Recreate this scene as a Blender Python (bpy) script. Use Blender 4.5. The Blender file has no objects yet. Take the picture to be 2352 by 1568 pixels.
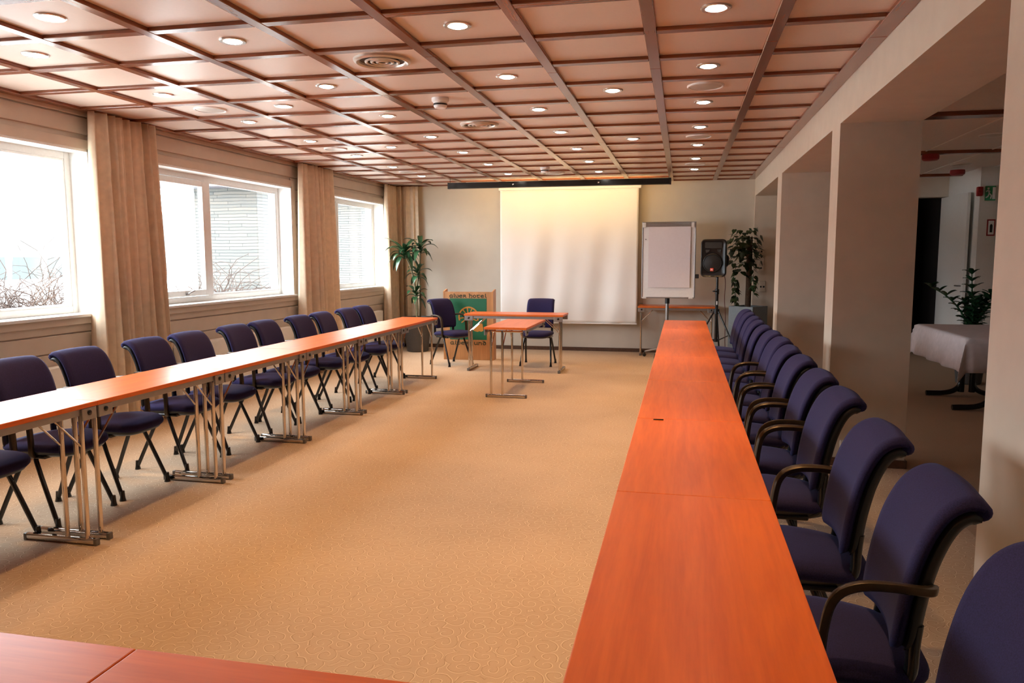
import bpy, bmesh, math, random
from mathutils import Vector, Matrix, Euler
random.seed(7)
PI = math.pi
scene = bpy.context.scene
COL = scene.collection

# ------------------------------------------------------------------ materials
def new_mat(name):
    m = bpy.data.materials.new(name); m.use_nodes = True
    nt = m.node_tree
    for n in list(nt.nodes): nt.nodes.remove(n)
    out = nt.nodes.new('ShaderNodeOutputMaterial')
    return m, nt, out

def N(nt, kind, **kw):
    n = nt.nodes.new(kind)
    for k, v in kw.items():
        if k.startswith('i_'):
            n.inputs[k[2:].replace('_', ' ')].default_value = v
        else:
            setattr(n, k, v)
    return n

def L(nt, a, ao, b, bi):
    nt.links.new(a.outputs[ao], b.inputs[bi])

def srgb(r, g, b):
    f = lambda c: (c/255/12.92 if c/255 <= .04045 else ((c/255+.055)/1.055)**2.4)
    return (f(r), f(g), f(b), 1)

def ramp(nt, stops):
    r = N(nt, 'ShaderNodeValToRGB')
    e = r.color_ramp.elements
    while len(e) > 1: e.remove(e[-1])
    e[0].position, e[0].color = stops[0]
    for p, c in stops[1:]:
        x = e.new(p); x.color = c
    return r

def plain(name, col, rough=.5, metal=0, spec=.5, noise=.06, nscale=40, bump=0, coat=0, coat_rough=.1, sheen=0):
    m, nt, out = new_mat(name)
    b = N(nt, 'ShaderNodeBsdfPrincipled')
    b.inputs['Roughness'].default_value = rough
    b.inputs['Metallic'].default_value = metal
    b.inputs['Specular IOR Level'].default_value = spec
    b.inputs['Coat Weight'].default_value = coat
    b.inputs['Coat Roughness'].default_value = coat_rough
    b.inputs['Sheen Weight'].default_value = sheen
    tc = N(nt, 'ShaderNodeTexCoord')
    nz = N(nt, 'ShaderNodeTexNoise'); nz.inputs['Scale'].default_value = nscale; nz.inputs['Detail'].default_value = 3
    L(nt, tc, 'Object', nz, 'Vector')
    d = lambda f: tuple(min(1, c*f) for c in col[:3])+(1,)
    r = ramp(nt, [(.3, d(1-noise)), (.7, d(1+noise))])
    L(nt, nz, 'Fac', r, 'Fac'); L(nt, r, 'Color', b, 'Base Color')
    if bump:
        bp = N(nt, 'ShaderNodeBump'); bp.inputs['Strength'].default_value = bump; bp.inputs['Distance'].default_value = .002
        L(nt, nz, 'Fac', bp, 'Height'); L(nt, bp, 'Normal', b, 'Normal')
    L(nt, b, 'BSDF', out, 'Surface')
    return m

def wood(name, dark, light, rough=.3, along=1, scale=1.0, coat=0, spec=.5):
    """stretched-noise grain running along local axis `along`"""
    m, nt, out = new_mat(name)
    b = N(nt, 'ShaderNodeBsdfPrincipled'); b.inputs['Roughness'].default_value = rough
    b.inputs['Coat Weight'].default_value = coat; b.inputs['Coat Roughness'].default_value = .12
    b.inputs['Specular IOR Level'].default_value = spec
    tc = N(nt, 'ShaderNodeTexCoord'); oi = N(nt, 'ShaderNodeObjectInfo')
    ad = N(nt, 'ShaderNodeVectorMath', operation='MULTIPLY_ADD')
    cb = N(nt, 'ShaderNodeCombineXYZ')
    for i in range(3): L(nt, oi, 'Random', cb, i)
    L(nt, cb, 'Vector', ad, 0); ad.inputs[1].default_value = (17, 9, 5); L(nt, tc, 'Object', ad, 2)
    mp = N(nt, 'ShaderNodeMapping')
    s = [14*scale]*3; s[along] = .9*scale
    mp.inputs['Scale'].default_value = s
    L(nt, ad, 'Vector', mp, 'Vector')
    n1 = N(nt, 'ShaderNodeTexNoise'); n1.inputs['Scale'].default_value = 1.6; n1.inputs['Detail'].default_value = 6; n1.inputs['Distortion'].default_value = 1.2
    L(nt, mp, 'Vector', n1, 'Vector')
    n2 = N(nt, 'ShaderNodeTexNoise'); n2.inputs['Scale'].default_value = 9; n2.inputs['Detail'].default_value = 4
    L(nt, mp, 'Vector', n2, 'Vector')
    mx = N(nt, 'ShaderNodeMath', operation='MULTIPLY_ADD'); mx.inputs[1].default_value = .35
    L(nt, n2, 'Fac', mx, 0)
    hf = N(nt, 'ShaderNodeMath', operation='MULTIPLY'); hf.inputs[1].default_value = .65
    L(nt, n1, 'Fac', hf, 0); L(nt, hf, 'Value', mx, 2)
    r = ramp(nt, [(.34, dark), (.62, light)])
    L(nt, mx, 'Value', r, 'Fac'); L(nt, r, 'Color', b, 'Base Color'); L(nt, b, 'BSDF', out, 'Surface')
    return m

def emit(name, col, strength):
    m, nt, out = new_mat(name)
    e = N(nt, 'ShaderNodeEmission'); e.inputs['Color'].default_value = col; e.inputs['Strength'].default_value = strength
    L(nt, e, 'Emission', out, 'Surface'); return m

def carpet_mat():
    m, nt, out = new_mat('carpet_scroll')
    b = N(nt, 'ShaderNodeBsdfPrincipled'); b.inputs['Roughness'].default_value = .95; b.inputs['Specular IOR Level'].default_value = .1
    tc = N(nt, 'ShaderNodeTexCoord')
    dn = N(nt, 'ShaderNodeTexNoise'); dn.inputs['Scale'].default_value = 9; L(nt, tc, 'Object', dn, 'Vector')
    off = N(nt, 'ShaderNodeVectorMath', operation='MULTIPLY_ADD'); off.inputs[1].default_value = (.045, .045, 0)
    L(nt, dn, 'Color', off, 0); L(nt, tc, 'Object', off, 2)
    flat = N(nt, 'ShaderNodeVectorMath', operation='MULTIPLY'); flat.inputs[1].default_value = (1, 1, 0); L(nt, off, 'Vector', flat, 0)
    SC = 13.0
    vo = N(nt, 'ShaderNodeTexVoronoi', voronoi_dimensions='2D'); vo.inputs['Scale'].default_value = SC; vo.inputs['Randomness'].default_value = .75
    L(nt, flat, 'Vector', vo, 'Vector')
    # vector from the cell's centre, in cell units
    scl = N(nt, 'ShaderNodeVectorMath', operation='SCALE'); scl.inputs['Scale'].default_value = 1.0; L(nt, flat, 'Vector', scl, 0)
    sub = N(nt, 'ShaderNodeVectorMath', operation='SUBTRACT'); L(nt, scl, 'Vector', sub, 0); L(nt, vo, 'Position', sub, 1)
    sp = N(nt, 'ShaderNodeSeparateXYZ'); L(nt, sub, 'Vector', sp, 'Vector')
    at = N(nt, 'ShaderNodeMath', operation='ARCTAN2'); L(nt, sp, 'Y', at, 0); L(nt, sp, 'X', at, 1)
    ln = N(nt, 'ShaderNodeVectorMath', operation='LENGTH'); L(nt, sub, 'Vector', ln, 0)
    an = N(nt, 'ShaderNodeMath', operation='DIVIDE'); an.inputs[1].default_value = 2*PI; L(nt, at, 'Value', an, 0)
    sc = N(nt, 'ShaderNodeSeparateColor'); L(nt, vo, 'Color', sc, 'Color')
    # handedness of each curl from the cell's random colour
    gt = N(nt, 'ShaderNodeMath', operation='GREATER_THAN'); gt.inputs[1].default_value = .5; L(nt, sc, 'Red', gt, 0)
    sg = N(nt, 'ShaderNodeMath', operation='MULTIPLY_ADD'); sg.inputs[1].default_value = 2; sg.inputs[2].default_value = -1; L(nt, gt, 'Value', sg, 0)
    ah = N(nt, 'ShaderNodeMath', operation='MULTIPLY'); L(nt, an, 'Value', ah, 0); L(nt, sg, 'Value', ah, 1)
    ar = N(nt, 'ShaderNodeMath', operation='ADD'); L(nt, ah, 'Value', ar, 0); L(nt, sc, 'Green', ar, 1)
    def spiral(shift):
        q = N(nt, 'ShaderNodeMath', operation='MULTIPLY_ADD'); q.inputs[1].default_value = 33.0; L(nt, ln, 'Value', q, 0); L(nt, ar, 'Value', q, 2)
        a2 = N(nt, 'ShaderNodeMath', operation='ADD'); a2.inputs[1].default_value = shift; L(nt, q, 'Value', a2, 0)
        fr = N(nt, 'ShaderNodeMath', operation='FRACT'); L(nt, a2, 'Value', fr, 0)
        s5 = N(nt, 'ShaderNodeMath', operation='SUBTRACT'); s5.inputs[1].default_value = .5; L(nt, fr, 'Value', s5, 0)
        ab = N(nt, 'ShaderNodeMath', operation='ABSOLUTE'); L(nt, s5, 'Value', ab, 0)
        mr = N(nt, 'ShaderNodeMapRange'); mr.inputs['From Min'].default_value = .02; mr.inputs['From Max'].default_value = .065
        mr.inputs['To Min'].default_value = 1; mr.inputs['To Max'].default_value = 0
        L(nt, ab, 'Value', mr, 'Value'); return mr
    hi, lo = spiral(0), spiral(.12)  # lo: dark line painting a shadow beside each light curl
    # fade the centre of each curl
    fm = N(nt, 'ShaderNodeMapRange'); fm.inputs['From Min'].default_value = .006; fm.inputs['From Max'].default_value = .012; L(nt, ln, 'Value', fm, 'Value')
    h2 = N(nt, 'ShaderNodeMath', operation='MULTIPLY'); L(nt, hi, 'Result', h2, 0); L(nt, fm, 'Result', h2, 1)
    l2 = N(nt, 'ShaderNodeMath', operation='MULTIPLY'); L(nt, lo, 'Result', l2, 0); L(nt, fm, 'Result', l2, 1)
    pile = N(nt, 'ShaderNodeTexNoise'); pile.inputs['Scale'].default_value = 420; pile.inputs['Detail'].default_value = 2; L(nt, tc, 'Object', pile, 'Vector')
    big = N(nt, 'ShaderNodeTexNoise'); big.inputs['Scale'].default_value = 1.1; big.inputs['Detail'].default_value = 3; L(nt, tc, 'Object', big, 'Vector')
    pm = N(nt, 'ShaderNodeMath', operation='MULTIPLY_ADD'); pm.inputs[1].default_value = .5; L(nt, pile, 'Fac', pm, 0)
    bm_ = N(nt, 'ShaderNodeMath', operation='MULTIPLY'); bm_.inputs[1].default_value = .5; L(nt, big, 'Fac', bm_, 0); L(nt, bm_, 'Value', pm, 2)
    r = ramp(nt, [(.33, CARPET_A), (.66, CARPET_B)]); L(nt, pm, 'Value', r, 'Fac')
    m1 = N(nt, 'ShaderNodeMix', data_type='RGBA'); m1.inputs['B'].default_value = CARPET_LO
    f1 = N(nt, 'ShaderNodeMath', operation='MULTIPLY'); f1.inputs[1].default_value = .55; L(nt, l2, 'Value', f1, 0)
    L(nt, f1, 'Value', m1, 'Factor'); L(nt, r, 'Color', m1, 'A')
    m2 = N(nt, 'ShaderNodeMix', data_type='RGBA'); m2.inputs['B'].default_value = CARPET_HI
    f2 = N(nt, 'ShaderNodeMath', operation='MULTIPLY'); f2.inputs[1].default_value = .55; L(nt, h2, 'Value', f2, 0)
    L(nt, f2, 'Value', m2, 'Factor'); L(nt, m1, 'Result', m2, 'A')
    L(nt, m2, 'Result', b, 'Base Color')
    bp = N(nt, 'ShaderNodeBump'); bp.inputs['Strength'].default_value = .2; bp.inputs['Distance'].default_value = .002
    L(nt, h2, 'Value', bp, 'Height'); L(nt, bp, 'Normal', b, 'Normal')
    L(nt, b, 'BSDF', out, 'Surface'); return m

def stone_mat():
    m, nt, out = new_mat('slate_courses')
    b = N(nt, 'ShaderNodeBsdfPrincipled'); b.inputs['Roughness'].default_value = .9
    tc = N(nt, 'ShaderNodeTexCoord'); sep = N(nt, 'ShaderNodeSeparateXYZ'); L(nt, tc, 'Object', sep, 'Vector')
    ad = N(nt, 'ShaderNodeMath', operation='ADD'); L(nt, sep, 'X', ad, 0); L(nt, sep, 'Y', ad, 1)
    cb = N(nt, 'ShaderNodeCombineXYZ'); L(nt, ad, 'Value', cb, 'X'); L(nt, sep, 'Z', cb, 'Y')
    nz = N(nt, 'ShaderNodeTexNoise'); nz.inputs['Scale'].default_value = 3; L(nt, tc, 'Object', nz, 'Vector')
    wv = N(nt, 'ShaderNodeVectorMath', operation='MULTIPLY_ADD'); wv.inputs[1].default_value = (.03, .03, 0); L(nt, nz, 'Color', wv, 0); L(nt, cb, 'Vector', wv, 2)
    br = N(nt, 'ShaderNodeTexBrick'); br.offset = .37; br.offset_frequency = 3; br.squash = 1.5; br.squash_frequency = 2
    br.inputs['Scale'].default_value = 1; br.inputs['Brick Width'].default_value = .55; br.inputs['Row Height'].default_value = .055
    br.inputs['Mortar Size'].default_value = .0055; br.inputs['Mortar Smooth'].default_value = .2; br.inputs['Bias'].default_value = -.1
    br.inputs['Color1'].default_value = (.105, .096, .084, 1); br.inputs['Color2'].default_value = (.070, .072, .069, 1); br.inputs['Mortar'].default_value = (.022, .026, .027, 1)
    L(nt, wv, 'Vector', br, 'Vector')
    L(nt, br, 'Color', b, 'Base Color'); L(nt, b, 'BSDF', out, 'Surface'); return m

def glass_mat():
    m, nt, out = new_mat('window_glass')
    t = N(nt, 'ShaderNodeBsdfTransparent'); t.inputs['Color'].default_value = (.97, .985, .98, 1)
    g = N(nt, 'ShaderNodeBsdfGlossy'); g.inputs['Roughness'].default_value = .02
    f = N(nt, 'ShaderNodeFresnel'); f.inputs['IOR'].default_value = 1.45
    ge = N(nt, 'ShaderNodeNewGeometry'); iv = N(nt, 'ShaderNodeMath', operation='SUBTRACT'); iv.inputs[0].default_value = 1; L(nt, ge, 'Backfacing', iv, 1)
    fm = N(nt, 'ShaderNodeMath', operation='MULTIPLY'); L(nt, f, 'Fac', fm, 0); L(nt, iv, 'Value', fm, 1)
    mx = N(nt, 'ShaderNodeMixShader'); L(nt, fm, 'Value', mx, 'Fac'); L(nt, t, 'BSDF', mx, 1); L(nt, g, 'BSDF', mx, 2)
    L(nt, mx, 'Shader', out, 'Surface'); return m

def cloth_mat(name, col, trans=.25, rough=.85, weave=0):
    m, nt, out = new_mat(name)
    b = N(nt, 'ShaderNodeBsdfPrincipled'); b.inputs['Roughness'].default_value = rough; b.inputs['Specular IOR Level'].default_value = .25
    tc = N(nt, 'ShaderNodeTexCoord'); nz = N(nt, 'ShaderNodeTexNoise'); nz.inputs['Scale'].default_value = 18; nz.inputs['Detail'].default_value = 4
    L(nt, tc, 'Object', nz, 'Vector')
    d = lambda f: tuple(min(1, c*f) for c in col[:3])+(1,)
    r = ramp(nt, [(.3, d(.93)), (.7, d(1.07))]); L(nt, nz, 'Fac', r, 'Fac'); L(nt, r, 'Color', b, 'Base Color')
    if trans:
        t = N(nt, 'ShaderNodeBsdfTranslucent'); L(nt, r, 'Color', t, 'Color')
        mx = N(nt, 'ShaderNodeMixShader'); mx.inputs['Fac'].default_value = trans
        L(nt, b, 'BSDF', mx, 1); L(nt, t, 'BSDF', mx, 2); L(nt, mx, 'Shader', out, 'Surface')
    else:
        L(nt, b, 'BSDF', out, 'Surface')
    return m

def fabric_mat(name, col):
    """woven upholstery: fine cross weave, slight sheen"""
    m, nt, out = new_mat(name)
    b = N(nt, 'ShaderNodeBsdfPrincipled'); b.inputs['Roughness'].default_value = .88; b.inputs['Specular IOR Level'].default_value = .2
    b.inputs['Sheen Weight'].default_value = .10; b.inputs['Sheen Roughness'].default_value = .45; b.inputs['Sheen Tint'].default_value = (.35, .42, .9, 1)
    tc = N(nt, 'ShaderNodeTexCoord'); v = N(nt, 'ShaderNodeTexNoise'); v.inputs['Scale'].default_value = 330; v.inputs['Detail'].default_value = 2
    L(nt, tc, 'Object', v, 'Vector')
    d = lambda f: tuple(min(1, c*f) for c in col[:3])+(1,)
    r = ramp(nt, [(.3, d(.72)), (.7, d(1.28))]); L(nt, v, 'Fac', r, 'Fac'); L(nt, r, 'Color', b, 'Base Color')
    bp = N(nt, 'ShaderNodeBump'); bp.inputs['Strength'].default_value = .25; bp.inputs['Distance'].default_value = .001
    L(nt, v, 'Fac', bp, 'Height'); L(nt, bp, 'Normal', b, 'Normal'); L(nt, b, 'BSDF', out, 'Surface'); return m

CARPET_A = (.42, .305, .215, 1); CARPET_B = (.54, .40, .285, 1); CARPET_LO = (.27, .18, .115, 1); CARPET_HI = (.82, .68, .52, 1)
M = {}
M['carpet'] = carpet_mat()
M['panel'] = plain('ceiling_panel', (.76, .625, .535, 1), .34, noise=.015, nscale=60, spec=.4)
M['carpet_dark'] = plain('brown_corridor_carpet', (.40, .29, .20, 1), .95, noise=.15, nscale=200, bump=.3, spec=.1)
M['tile'] = plain('corridor_ceiling_tile', (.80, .74, .72, 1), .6, noise=.03)
M['beam'] = wood('mahogany_batten', (.15, .040, .018, 1), (.27, .085, .036, 1), .24, 1, .8, coat=.3)
M['beam_x'] = wood('mahogany_batten_cross', (.15, .040, .018, 1), (.27, .085, .036, 1), .24, 0, .8, coat=.3)
M['cherry'] = wood('cherry_laminate', (.60, .112, .014, 1), (.75, .166, .024, 1), .33, 1, .8, spec=.48)
M['cherry_x'] = wood('cherry_laminate_cross', (.46, .11, .030, 1), (.58, .16, .046, 1), .30, 0, .8, spec=.55)
M['beech'] = wood('beech_veneer', (.46, .20, .070, 1), (.62, .30, .115, 1), .4, 2, .7)
M['wallpaint'] = plain('beige_wall_paint', (.64, .54, .43, 1), .8, noise=.03, nscale=8, bump=.05)
M['backpaint'] = plain('cream_wall_paint', (.62, .565, .48, 1), .8, noise=.025, nscale=5, bump=.05)
M['boards'] = plain('taupe_painted_boards', (.60, .515, .43, 1), .55, noise=.04, nscale=6)
M['whitewood'] = plain('white_window_paint', (.82, .82, .80, 1), .35, noise=.02)
M['greyframe'] = plain('weathered_frame_paint', (.74, .72, .69, 1), .45, noise=.03)
M['glass'] = glass_mat()
M['skirting'] = wood('dark_skirting', (.06, .028, .016, 1), (.12, .055, .03, 1), .5, 1, 1)
M['curtain'] = cloth_mat('beige_curtain', (.79, .635, .47, 1), .12, .5)
M['fabric'] = fabric_mat('navy_purple_upholstery', (.0195, .0165, .070, 1))
M['black'] = plain('black_plastic', (.012, .012, .013, 1), .32, noise=.1)
M['shell'] = plain('charcoal_back_shell', (.010, .011, .012, 1), .42, noise=.1, spec=.4)
M['blackmetal'] = plain('black_lacquered_steel', (.010, .010, .011, 1), .2, spec=.6, noise=.1)
M['bronze'] = plain('bronze_black_arm', (.060, .042, .024, 1), .33, spec=.6, metal=.55, noise=.1)
M['chrome'] = plain('chrome_steel', (.66, .61, .56, 1), .07, metal=1, noise=.02)
M['alu'] = plain('brushed_aluminium', (.36, .35, .35, 1), .32, metal=.8, noise=.04)
M['endcap'] = plain('grey_end_cap', (.16, .15, .145, 1), .4, metal=.3)
M['rubber'] = plain('dark_rubber', (.02, .02, .02, 1), .7)
M['screen'] = plain('projection_screen_fabric', (.90, .88, .85, 1), .75, noise=.006, nscale=3)
M['white'] = plain('white_enamel', (.86, .85, .84, 1), .5, noise=.02)
M['paper'] = plain('paper_sheet', (.82, .755, .77, 1), .8, noise=.015)
M['chromering'] = plain('downlight_ring_steel', (.62, .58, .55, 1), .25, metal=.7, noise=.03)
M['bulb'] = emit('halogen_lens', (1, .93, .82, 1), 30)
M['tube'] = emit('yellow_tube_lamp', (1, .72, .22, 1), 14)
M['pot'] = plain('charcoal_planter', (.075, .072, .070, 1), .5, noise=.08)
M['potgrey'] = plain('blue_grey_planter', (.17, .20, .215, 1), .45, noise=.06)
M['soil'] = plain('potting_soil', (.05, .035, .022, 1), .95, noise=.3, nscale=90, bump=.6)
M['leaf'] = plain('dracaena_leaf', (.022, .075, .030, 1), .28, noise=.3, nscale=9, spec=.6)
M['leaf2'] = plain('ivy_leaf', (.020, .042, .012, 1), .35, noise=.35, nscale=12)
M['cane'] = plain('green_brown_cane', (.15, .12, .06, 1), .7, noise=.25, nscale=30)
M['pole'] = plain('coir_pole', (.07, .04, .022, 1), .95, noise=.3, nscale=60, bump=.7)
M['green'] = plain('green_emblem_panel', (.006, .135, .060, 1), .5, noise=.03)
M['ltext'] = plain('dark_green_lettering', (.045, .052, .020, 1), .6)
M['orange'] = plain('orange_emblem', (.62, .25, .035, 1), .5, noise=.05)
M['sred'] = plain('signal_red', (.30, .012, .012, 1), .4)
M['badge'] = plain('red_badge', (.75, .06, .03, 1), .35)
M['sgreen'] = plain('exit_sign_green', (.03, .30, .12, 1), .4)
M['tablecloth'] = cloth_mat('white_tablecloth', (.72, .66, .68, 1), .15)
M['door'] = plain('white_door_paint', (.78, .76, .72, 1), .45, noise=.02)
M['unlitwall'] = plain('passage_darkness', (.02, .014, .012, 1), .8)  # near black: the unlit passage's darkness put into the wall colour
M['cable'] = plain('brown_cable', (.16, .05, .035, 1), .5)
M['stone'] = stone_mat()
M['asphalt'] = plain('pale_gravel', (.74, .74, .73, 1), .95, noise=.15, nscale=2)
M['hill'] = plain('hazy_hillside', (.072, .085, .088, 1), .95, noise=.12, nscale=.08)
M['twig'] = plain('bare_twigs', (.045, .027, .021, 1), .9, noise=.25, nscale=4)
M['conifer'] = plain('pale_conifer', (.06, .09, .045, 1), .9, noise=.2, nscale=8)
M['carpaint'] = plain('white_car_paint', (.55, .56, .57, 1), .25, coat=.5)
M['carglass'] = plain('car_window', (.06, .074, .078, 1), .6, spec=.1)
M['eave'] = plain('dark_eave', (.06, .06, .07, 1), .7)
M['vent'] = plain('cream_vent_enamel', (.62, .55, .48, 1), .3, metal=.35, noise=.03)
M['ventshade'] = plain('vent_recess_shade', (.035, .030, .026, 1), .6)  # shade inside the vent, put into the colour

# ------------------------------------------------------------------ mesh helpers
class MB:
    def __init__(s): s.bm = bmesh.new()
    def _xf(s, vs, M4):
        if M4 is not None: bmesh.ops.transform(s.bm, matrix=M4, verts=vs)
    def box(s, x0, x1, y0, y1, z0, z1, bevel=0, M4=None, seg=2):
        r = bmesh.ops.create_cube(s.bm, size=1)
        vs = r['verts']
        bmesh.ops.scale(s.bm, vec=(x1-x0, y1-y0, z1-z0), verts=vs)
        bmesh.ops.translate(s.bm, vec=((x0+x1)/2, (y0+y1)/2, (z0+z1)/2), verts=vs)
        if bevel:
            es = list({e for v in vs for e in v.link_edges})
            q = bmesh.ops.bevel(s.bm, geom=es, offset=bevel, segments=seg, affect='EDGES', profile=.5)
            vs = [v for v in vs if v.is_valid]+[v for v in q['verts']]
            vs = list({v for v in vs if v.is_valid})
        for v in vs:
            for e in v.link_edges: e.smooth = False
        s._xf(vs, M4); return s
    def rings(s, rings, cap=True, close=True):
        """loft between rings of equal length"""
        R = [[s.bm.verts.new(p) for p in r] for r in rings]
        n = len(R[0])
        for a, b in zip(R, R[1:]):
            for i in range(n if close else n-1):
                j = (i+1) % n
                s.bm.faces.new((a[i], a[j], b[j], b[i]))
        if cap and close:
            s.bm.faces.new(list(reversed(R[0]))); s.bm.faces.new(R[-1])
        return R
    def tube(s, pts, r, seg=10, smooth=0, flat=None, up=None):
        """sweep a round (or flat=(a,b) rounded-rect) section along pts"""
        P = [Vector(p) for p in pts]
        for _ in range(smooth):
            Q = [P[0]]
            for a, b in zip(P, P[1:]): Q += [a.lerp(b, .25), a.lerp(b, .75)]
            Q.append(P[-1]); P = Q
        T = []
        for i in range(len(P)):
            a = P[max(0, i-1)]; b = P[min(len(P)-1, i+1)]
            T.append((b-a).normalized())
        u = Vector(up) if up else (Vector((0, 0, 1)) if abs(T[0].z) < .9 else Vector((1, 0, 0)))
        rings = []
        rr = r if isinstance(r, (list, tuple)) else None
        for i, (p, t) in enumerate(zip(P, T)):
            u = (u - t*u.dot(t)).normalized(); w = t.cross(u)
            ring = []
            for k in range(seg):
                an = 2*PI*k/seg; c, sn = math.cos(an), math.sin(an)
                if flat:
                    e = .5
                    a_ = math.copysign(abs(c)**e, c)*flat[0]; b_ = math.copysign(abs(sn)**e, sn)*flat[1]
                else:
                    rad = rr[min(len(rr)-1, int(i*len(rr)/len(P)))] if rr else r
                    a_, b_ = c*rad, sn*rad
                ring.append(p + w*a_ + u*b_)
            rings.append(ring)
        s.rings(rings); return s
    def lathe(s, prof, seg=24, c=(0, 0, 0), M4=None, cap=True):
        n0 = len(s.bm.verts)
        rings = [[Vector((c[0]+r*math.cos(2*PI*k/seg), c[1]+r*math.sin(2*PI*k/seg), c[2]+z)) for k in range(seg)] for r, z in prof]
        s.rings(rings, cap); s.bm.verts.ensure_lookup_table()
        s._xf(s.bm.verts[n0:], M4); return s
    def grid(s, fn, nu, nv):
        V = [[s.bm.verts.new(fn(i/nu, j/nv)) for j in range(nv+1)] for i in range(nu+1)]
        for i in range(nu):
            for j in range(nv):
                s.bm.faces.new((V[i][j], V[i+1][j], V[i+1][j+1], V[i][j+1]))
        return s
    def prism(s, pts, axis, a, b):
        """extrude a 2-D outline along an axis from a to b"""
        def mk(p, h):
            return {'x': (h, p[0], p[1]), 'y': (p[0], h, p[1]), 'z': (p[0], p[1], h)}[axis]
        s.rings([[Vector(mk(p, a)) for p in pts], [Vector(mk(p, b)) for p in pts]]); return s
    def mesh(s, name, mat, ang=38, recalc=True):
        if recalc: bmesh.ops.recalc_face_normals(s.bm, faces=s.bm.faces)
        for f in s.bm.faces: f.smooth = True
        for e in s.bm.edges:
            if len(e.link_faces) == 2 and e.calc_face_angle(0) > math.radians(ang): e.smooth = False
        me = bpy.data.meshes.new(name); s.bm.to_mesh(me); s.bm.free()
        for mm in (mat if isinstance(mat, (list, tuple)) else [mat]): me.materials.append(mm)
        return me
    def build(s, name, mat, parent=None, ang=38, **kw):
        o = bpy.data.objects.new(name, s.mesh(name, mat, ang)); COL.objects.link(o)
        if parent: o.parent = parent
        for k, v in kw.items(): o[k] = v
        return o

def thing(name, label, cat, loc=(0, 0, 0), rz=0, group=None):
    o = bpy.data.objects.new(name, None); COL.objects.link(o)
    o.location = loc; o.rotation_euler = (0, 0, rz); o.empty_display_size = .1
    o['label'] = label; o['category'] = cat
    if group: o['group'] = group
    return o
def tag(o, label, cat, group=None):
    o['label'] = label; o['category'] = cat
    if group: o['group'] = group
    return o
def struct(o): o['kind'] = 'structure'; return o
def kids(o): return [c for c in bpy.data.objects if c.parent == o]
TREE = {}
def dup(root, loc, rz=0, label=None, scale=None):
    if root.name not in TREE:
        TREE[root.name] = [(c, kids(c)) for c in kids(root)]
    r = root.copy(); COL.objects.link(r); r.location = loc; r.rotation_euler = (0, 0, rz)
    if label: r['label'] = label
    for ch, sub in TREE[root.name]:
        c = ch.copy(); COL.objects.link(c); c.parent = r
        for g in sub:
            d = g.copy(); COL.objects.link(d); d.parent = c
    return r
ORD = ['', 'first', 'second', 'third', 'fourth', 'fifth', 'sixth', 'seventh', 'eighth', 'ninth', 'tenth', 'eleventh', 'twelfth', 'thirteenth', 'fourteenth', 'fifteenth']

# ------------------------------------------------------------------ key dimensions (metres)
CH = 1.4316                         # camera height
ZB = 2.5578; ZP = ZB+.02            # underside of battens, of ceiling panels
WL, WR, YB, YF = -4.57, 1.005, 11.83, -5.0
GX0, GX, GY0, GY = -.1528, .6196, 3.5042, .5533
BW = .062
LINT = 2.315                        # lintel underside
PD = .50                            # pier depth

# ------------------------------------------------------------------ floor, walls, ceiling
f = MB(); f.box(WL-.35, WR, YF-.2, YB+.2, -.06, 0); f.box(WR, WR+PD, YF-.2, YB+.2, -.06, 0)
struct(f.build('floor', M['carpet']))
f = MB(); f.box(WR+PD, 6.2, YF-.2, 14.4, -.06, 0); struct(f.build('floor_corridor', M['carpet_dark']))

c = MB(); c.box(WL-.05, WR+.02, YF, YB+.05, ZP, ZP+.08)
struct(c.build('ceiling', M['panel']))
ti = [0]
def trim(mb, mat):
    ti[0] += 1; return struct(mb.build('trim_%d' % ti[0], mat))
long_x = []
for i in range(1, 9):
    x1 = GX0-(i-2)*GX
    long_x.append((x1-BW, x1))
long_x.append((WL, GX0-7*GX))
long_x.append((.914, WR))
for x0, x1 in long_x:
    b = MB()
    ys = [YF, -2.2, 1.05+random.random(), 4.2+random.random()*1.2, 7.7+random.random()*1.4, YB]
    for a, bb in zip(ys, ys[1:]): b.box(x0, x1, a+.001, bb-.001, ZB, ZP+.002, .003, seg=1)
    trim(b, M['beam'])
spans = sorted(long_x)
for k in range(-16, 15):
    y0 = GY0+k*GY
    if y0 < YF: continue
    b = MB()
    for (a0, a1), (b0, b1) in zip(spans, spans[1:]):
        b.box(a1, b0, y0, y0+BW, ZB+.001, ZP+.002, .003, seg=1)
    trim(b, M['beam_x'])
b = MB()
for (a0, a1), (b0, b1) in zip(spans, spans[1:]): b.box(a1, b0, YB-.03, YB+.01, ZB+.001, ZP+.002)
trim(b, M['beam_x'])

# back wall, rear wall, right wall with three openings
w = MB(); w.box(WL-.35, WR+PD+.1, YB, YB+.18, 0, ZP+.08); struct(w.build('wall_back', M['backpaint']))
w = MB(); w.box(WL-.35, 6.2, YF-.18, YF, 0, ZP+.08); struct(w.build('wall_front', M['wallpaint']))
OPEN = [(2.84, 5.584), (5.87, 8.67), (9.03, 11.74)]
w = MB()
w.box(WR, WR+PD, YF, OPEN[0][0], 0, LINT)
w.box(WR, WR+PD, OPEN[0][1], OPEN[1][0], 0, LINT)
w.box(WR, WR+PD, OPEN[1][1], OPEN[2][0], 0, LINT)
w.box(WR, WR+PD, OPEN[2][1], YB, 0, LINT)
w.box(WR, WR+PD, YF, YB, LINT, ZP+.08)
bmesh.ops.remove_doubles(w.bm, verts=w.bm.verts, dist=1e-4)
struct(w.build('wall_right', M['wallpaint']))
s = MB(); s.box(WL, WR, YB-.014, YB, 0, .056); struct(s.build('baseboard_back', M['skirting']))
s = MB()
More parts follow.
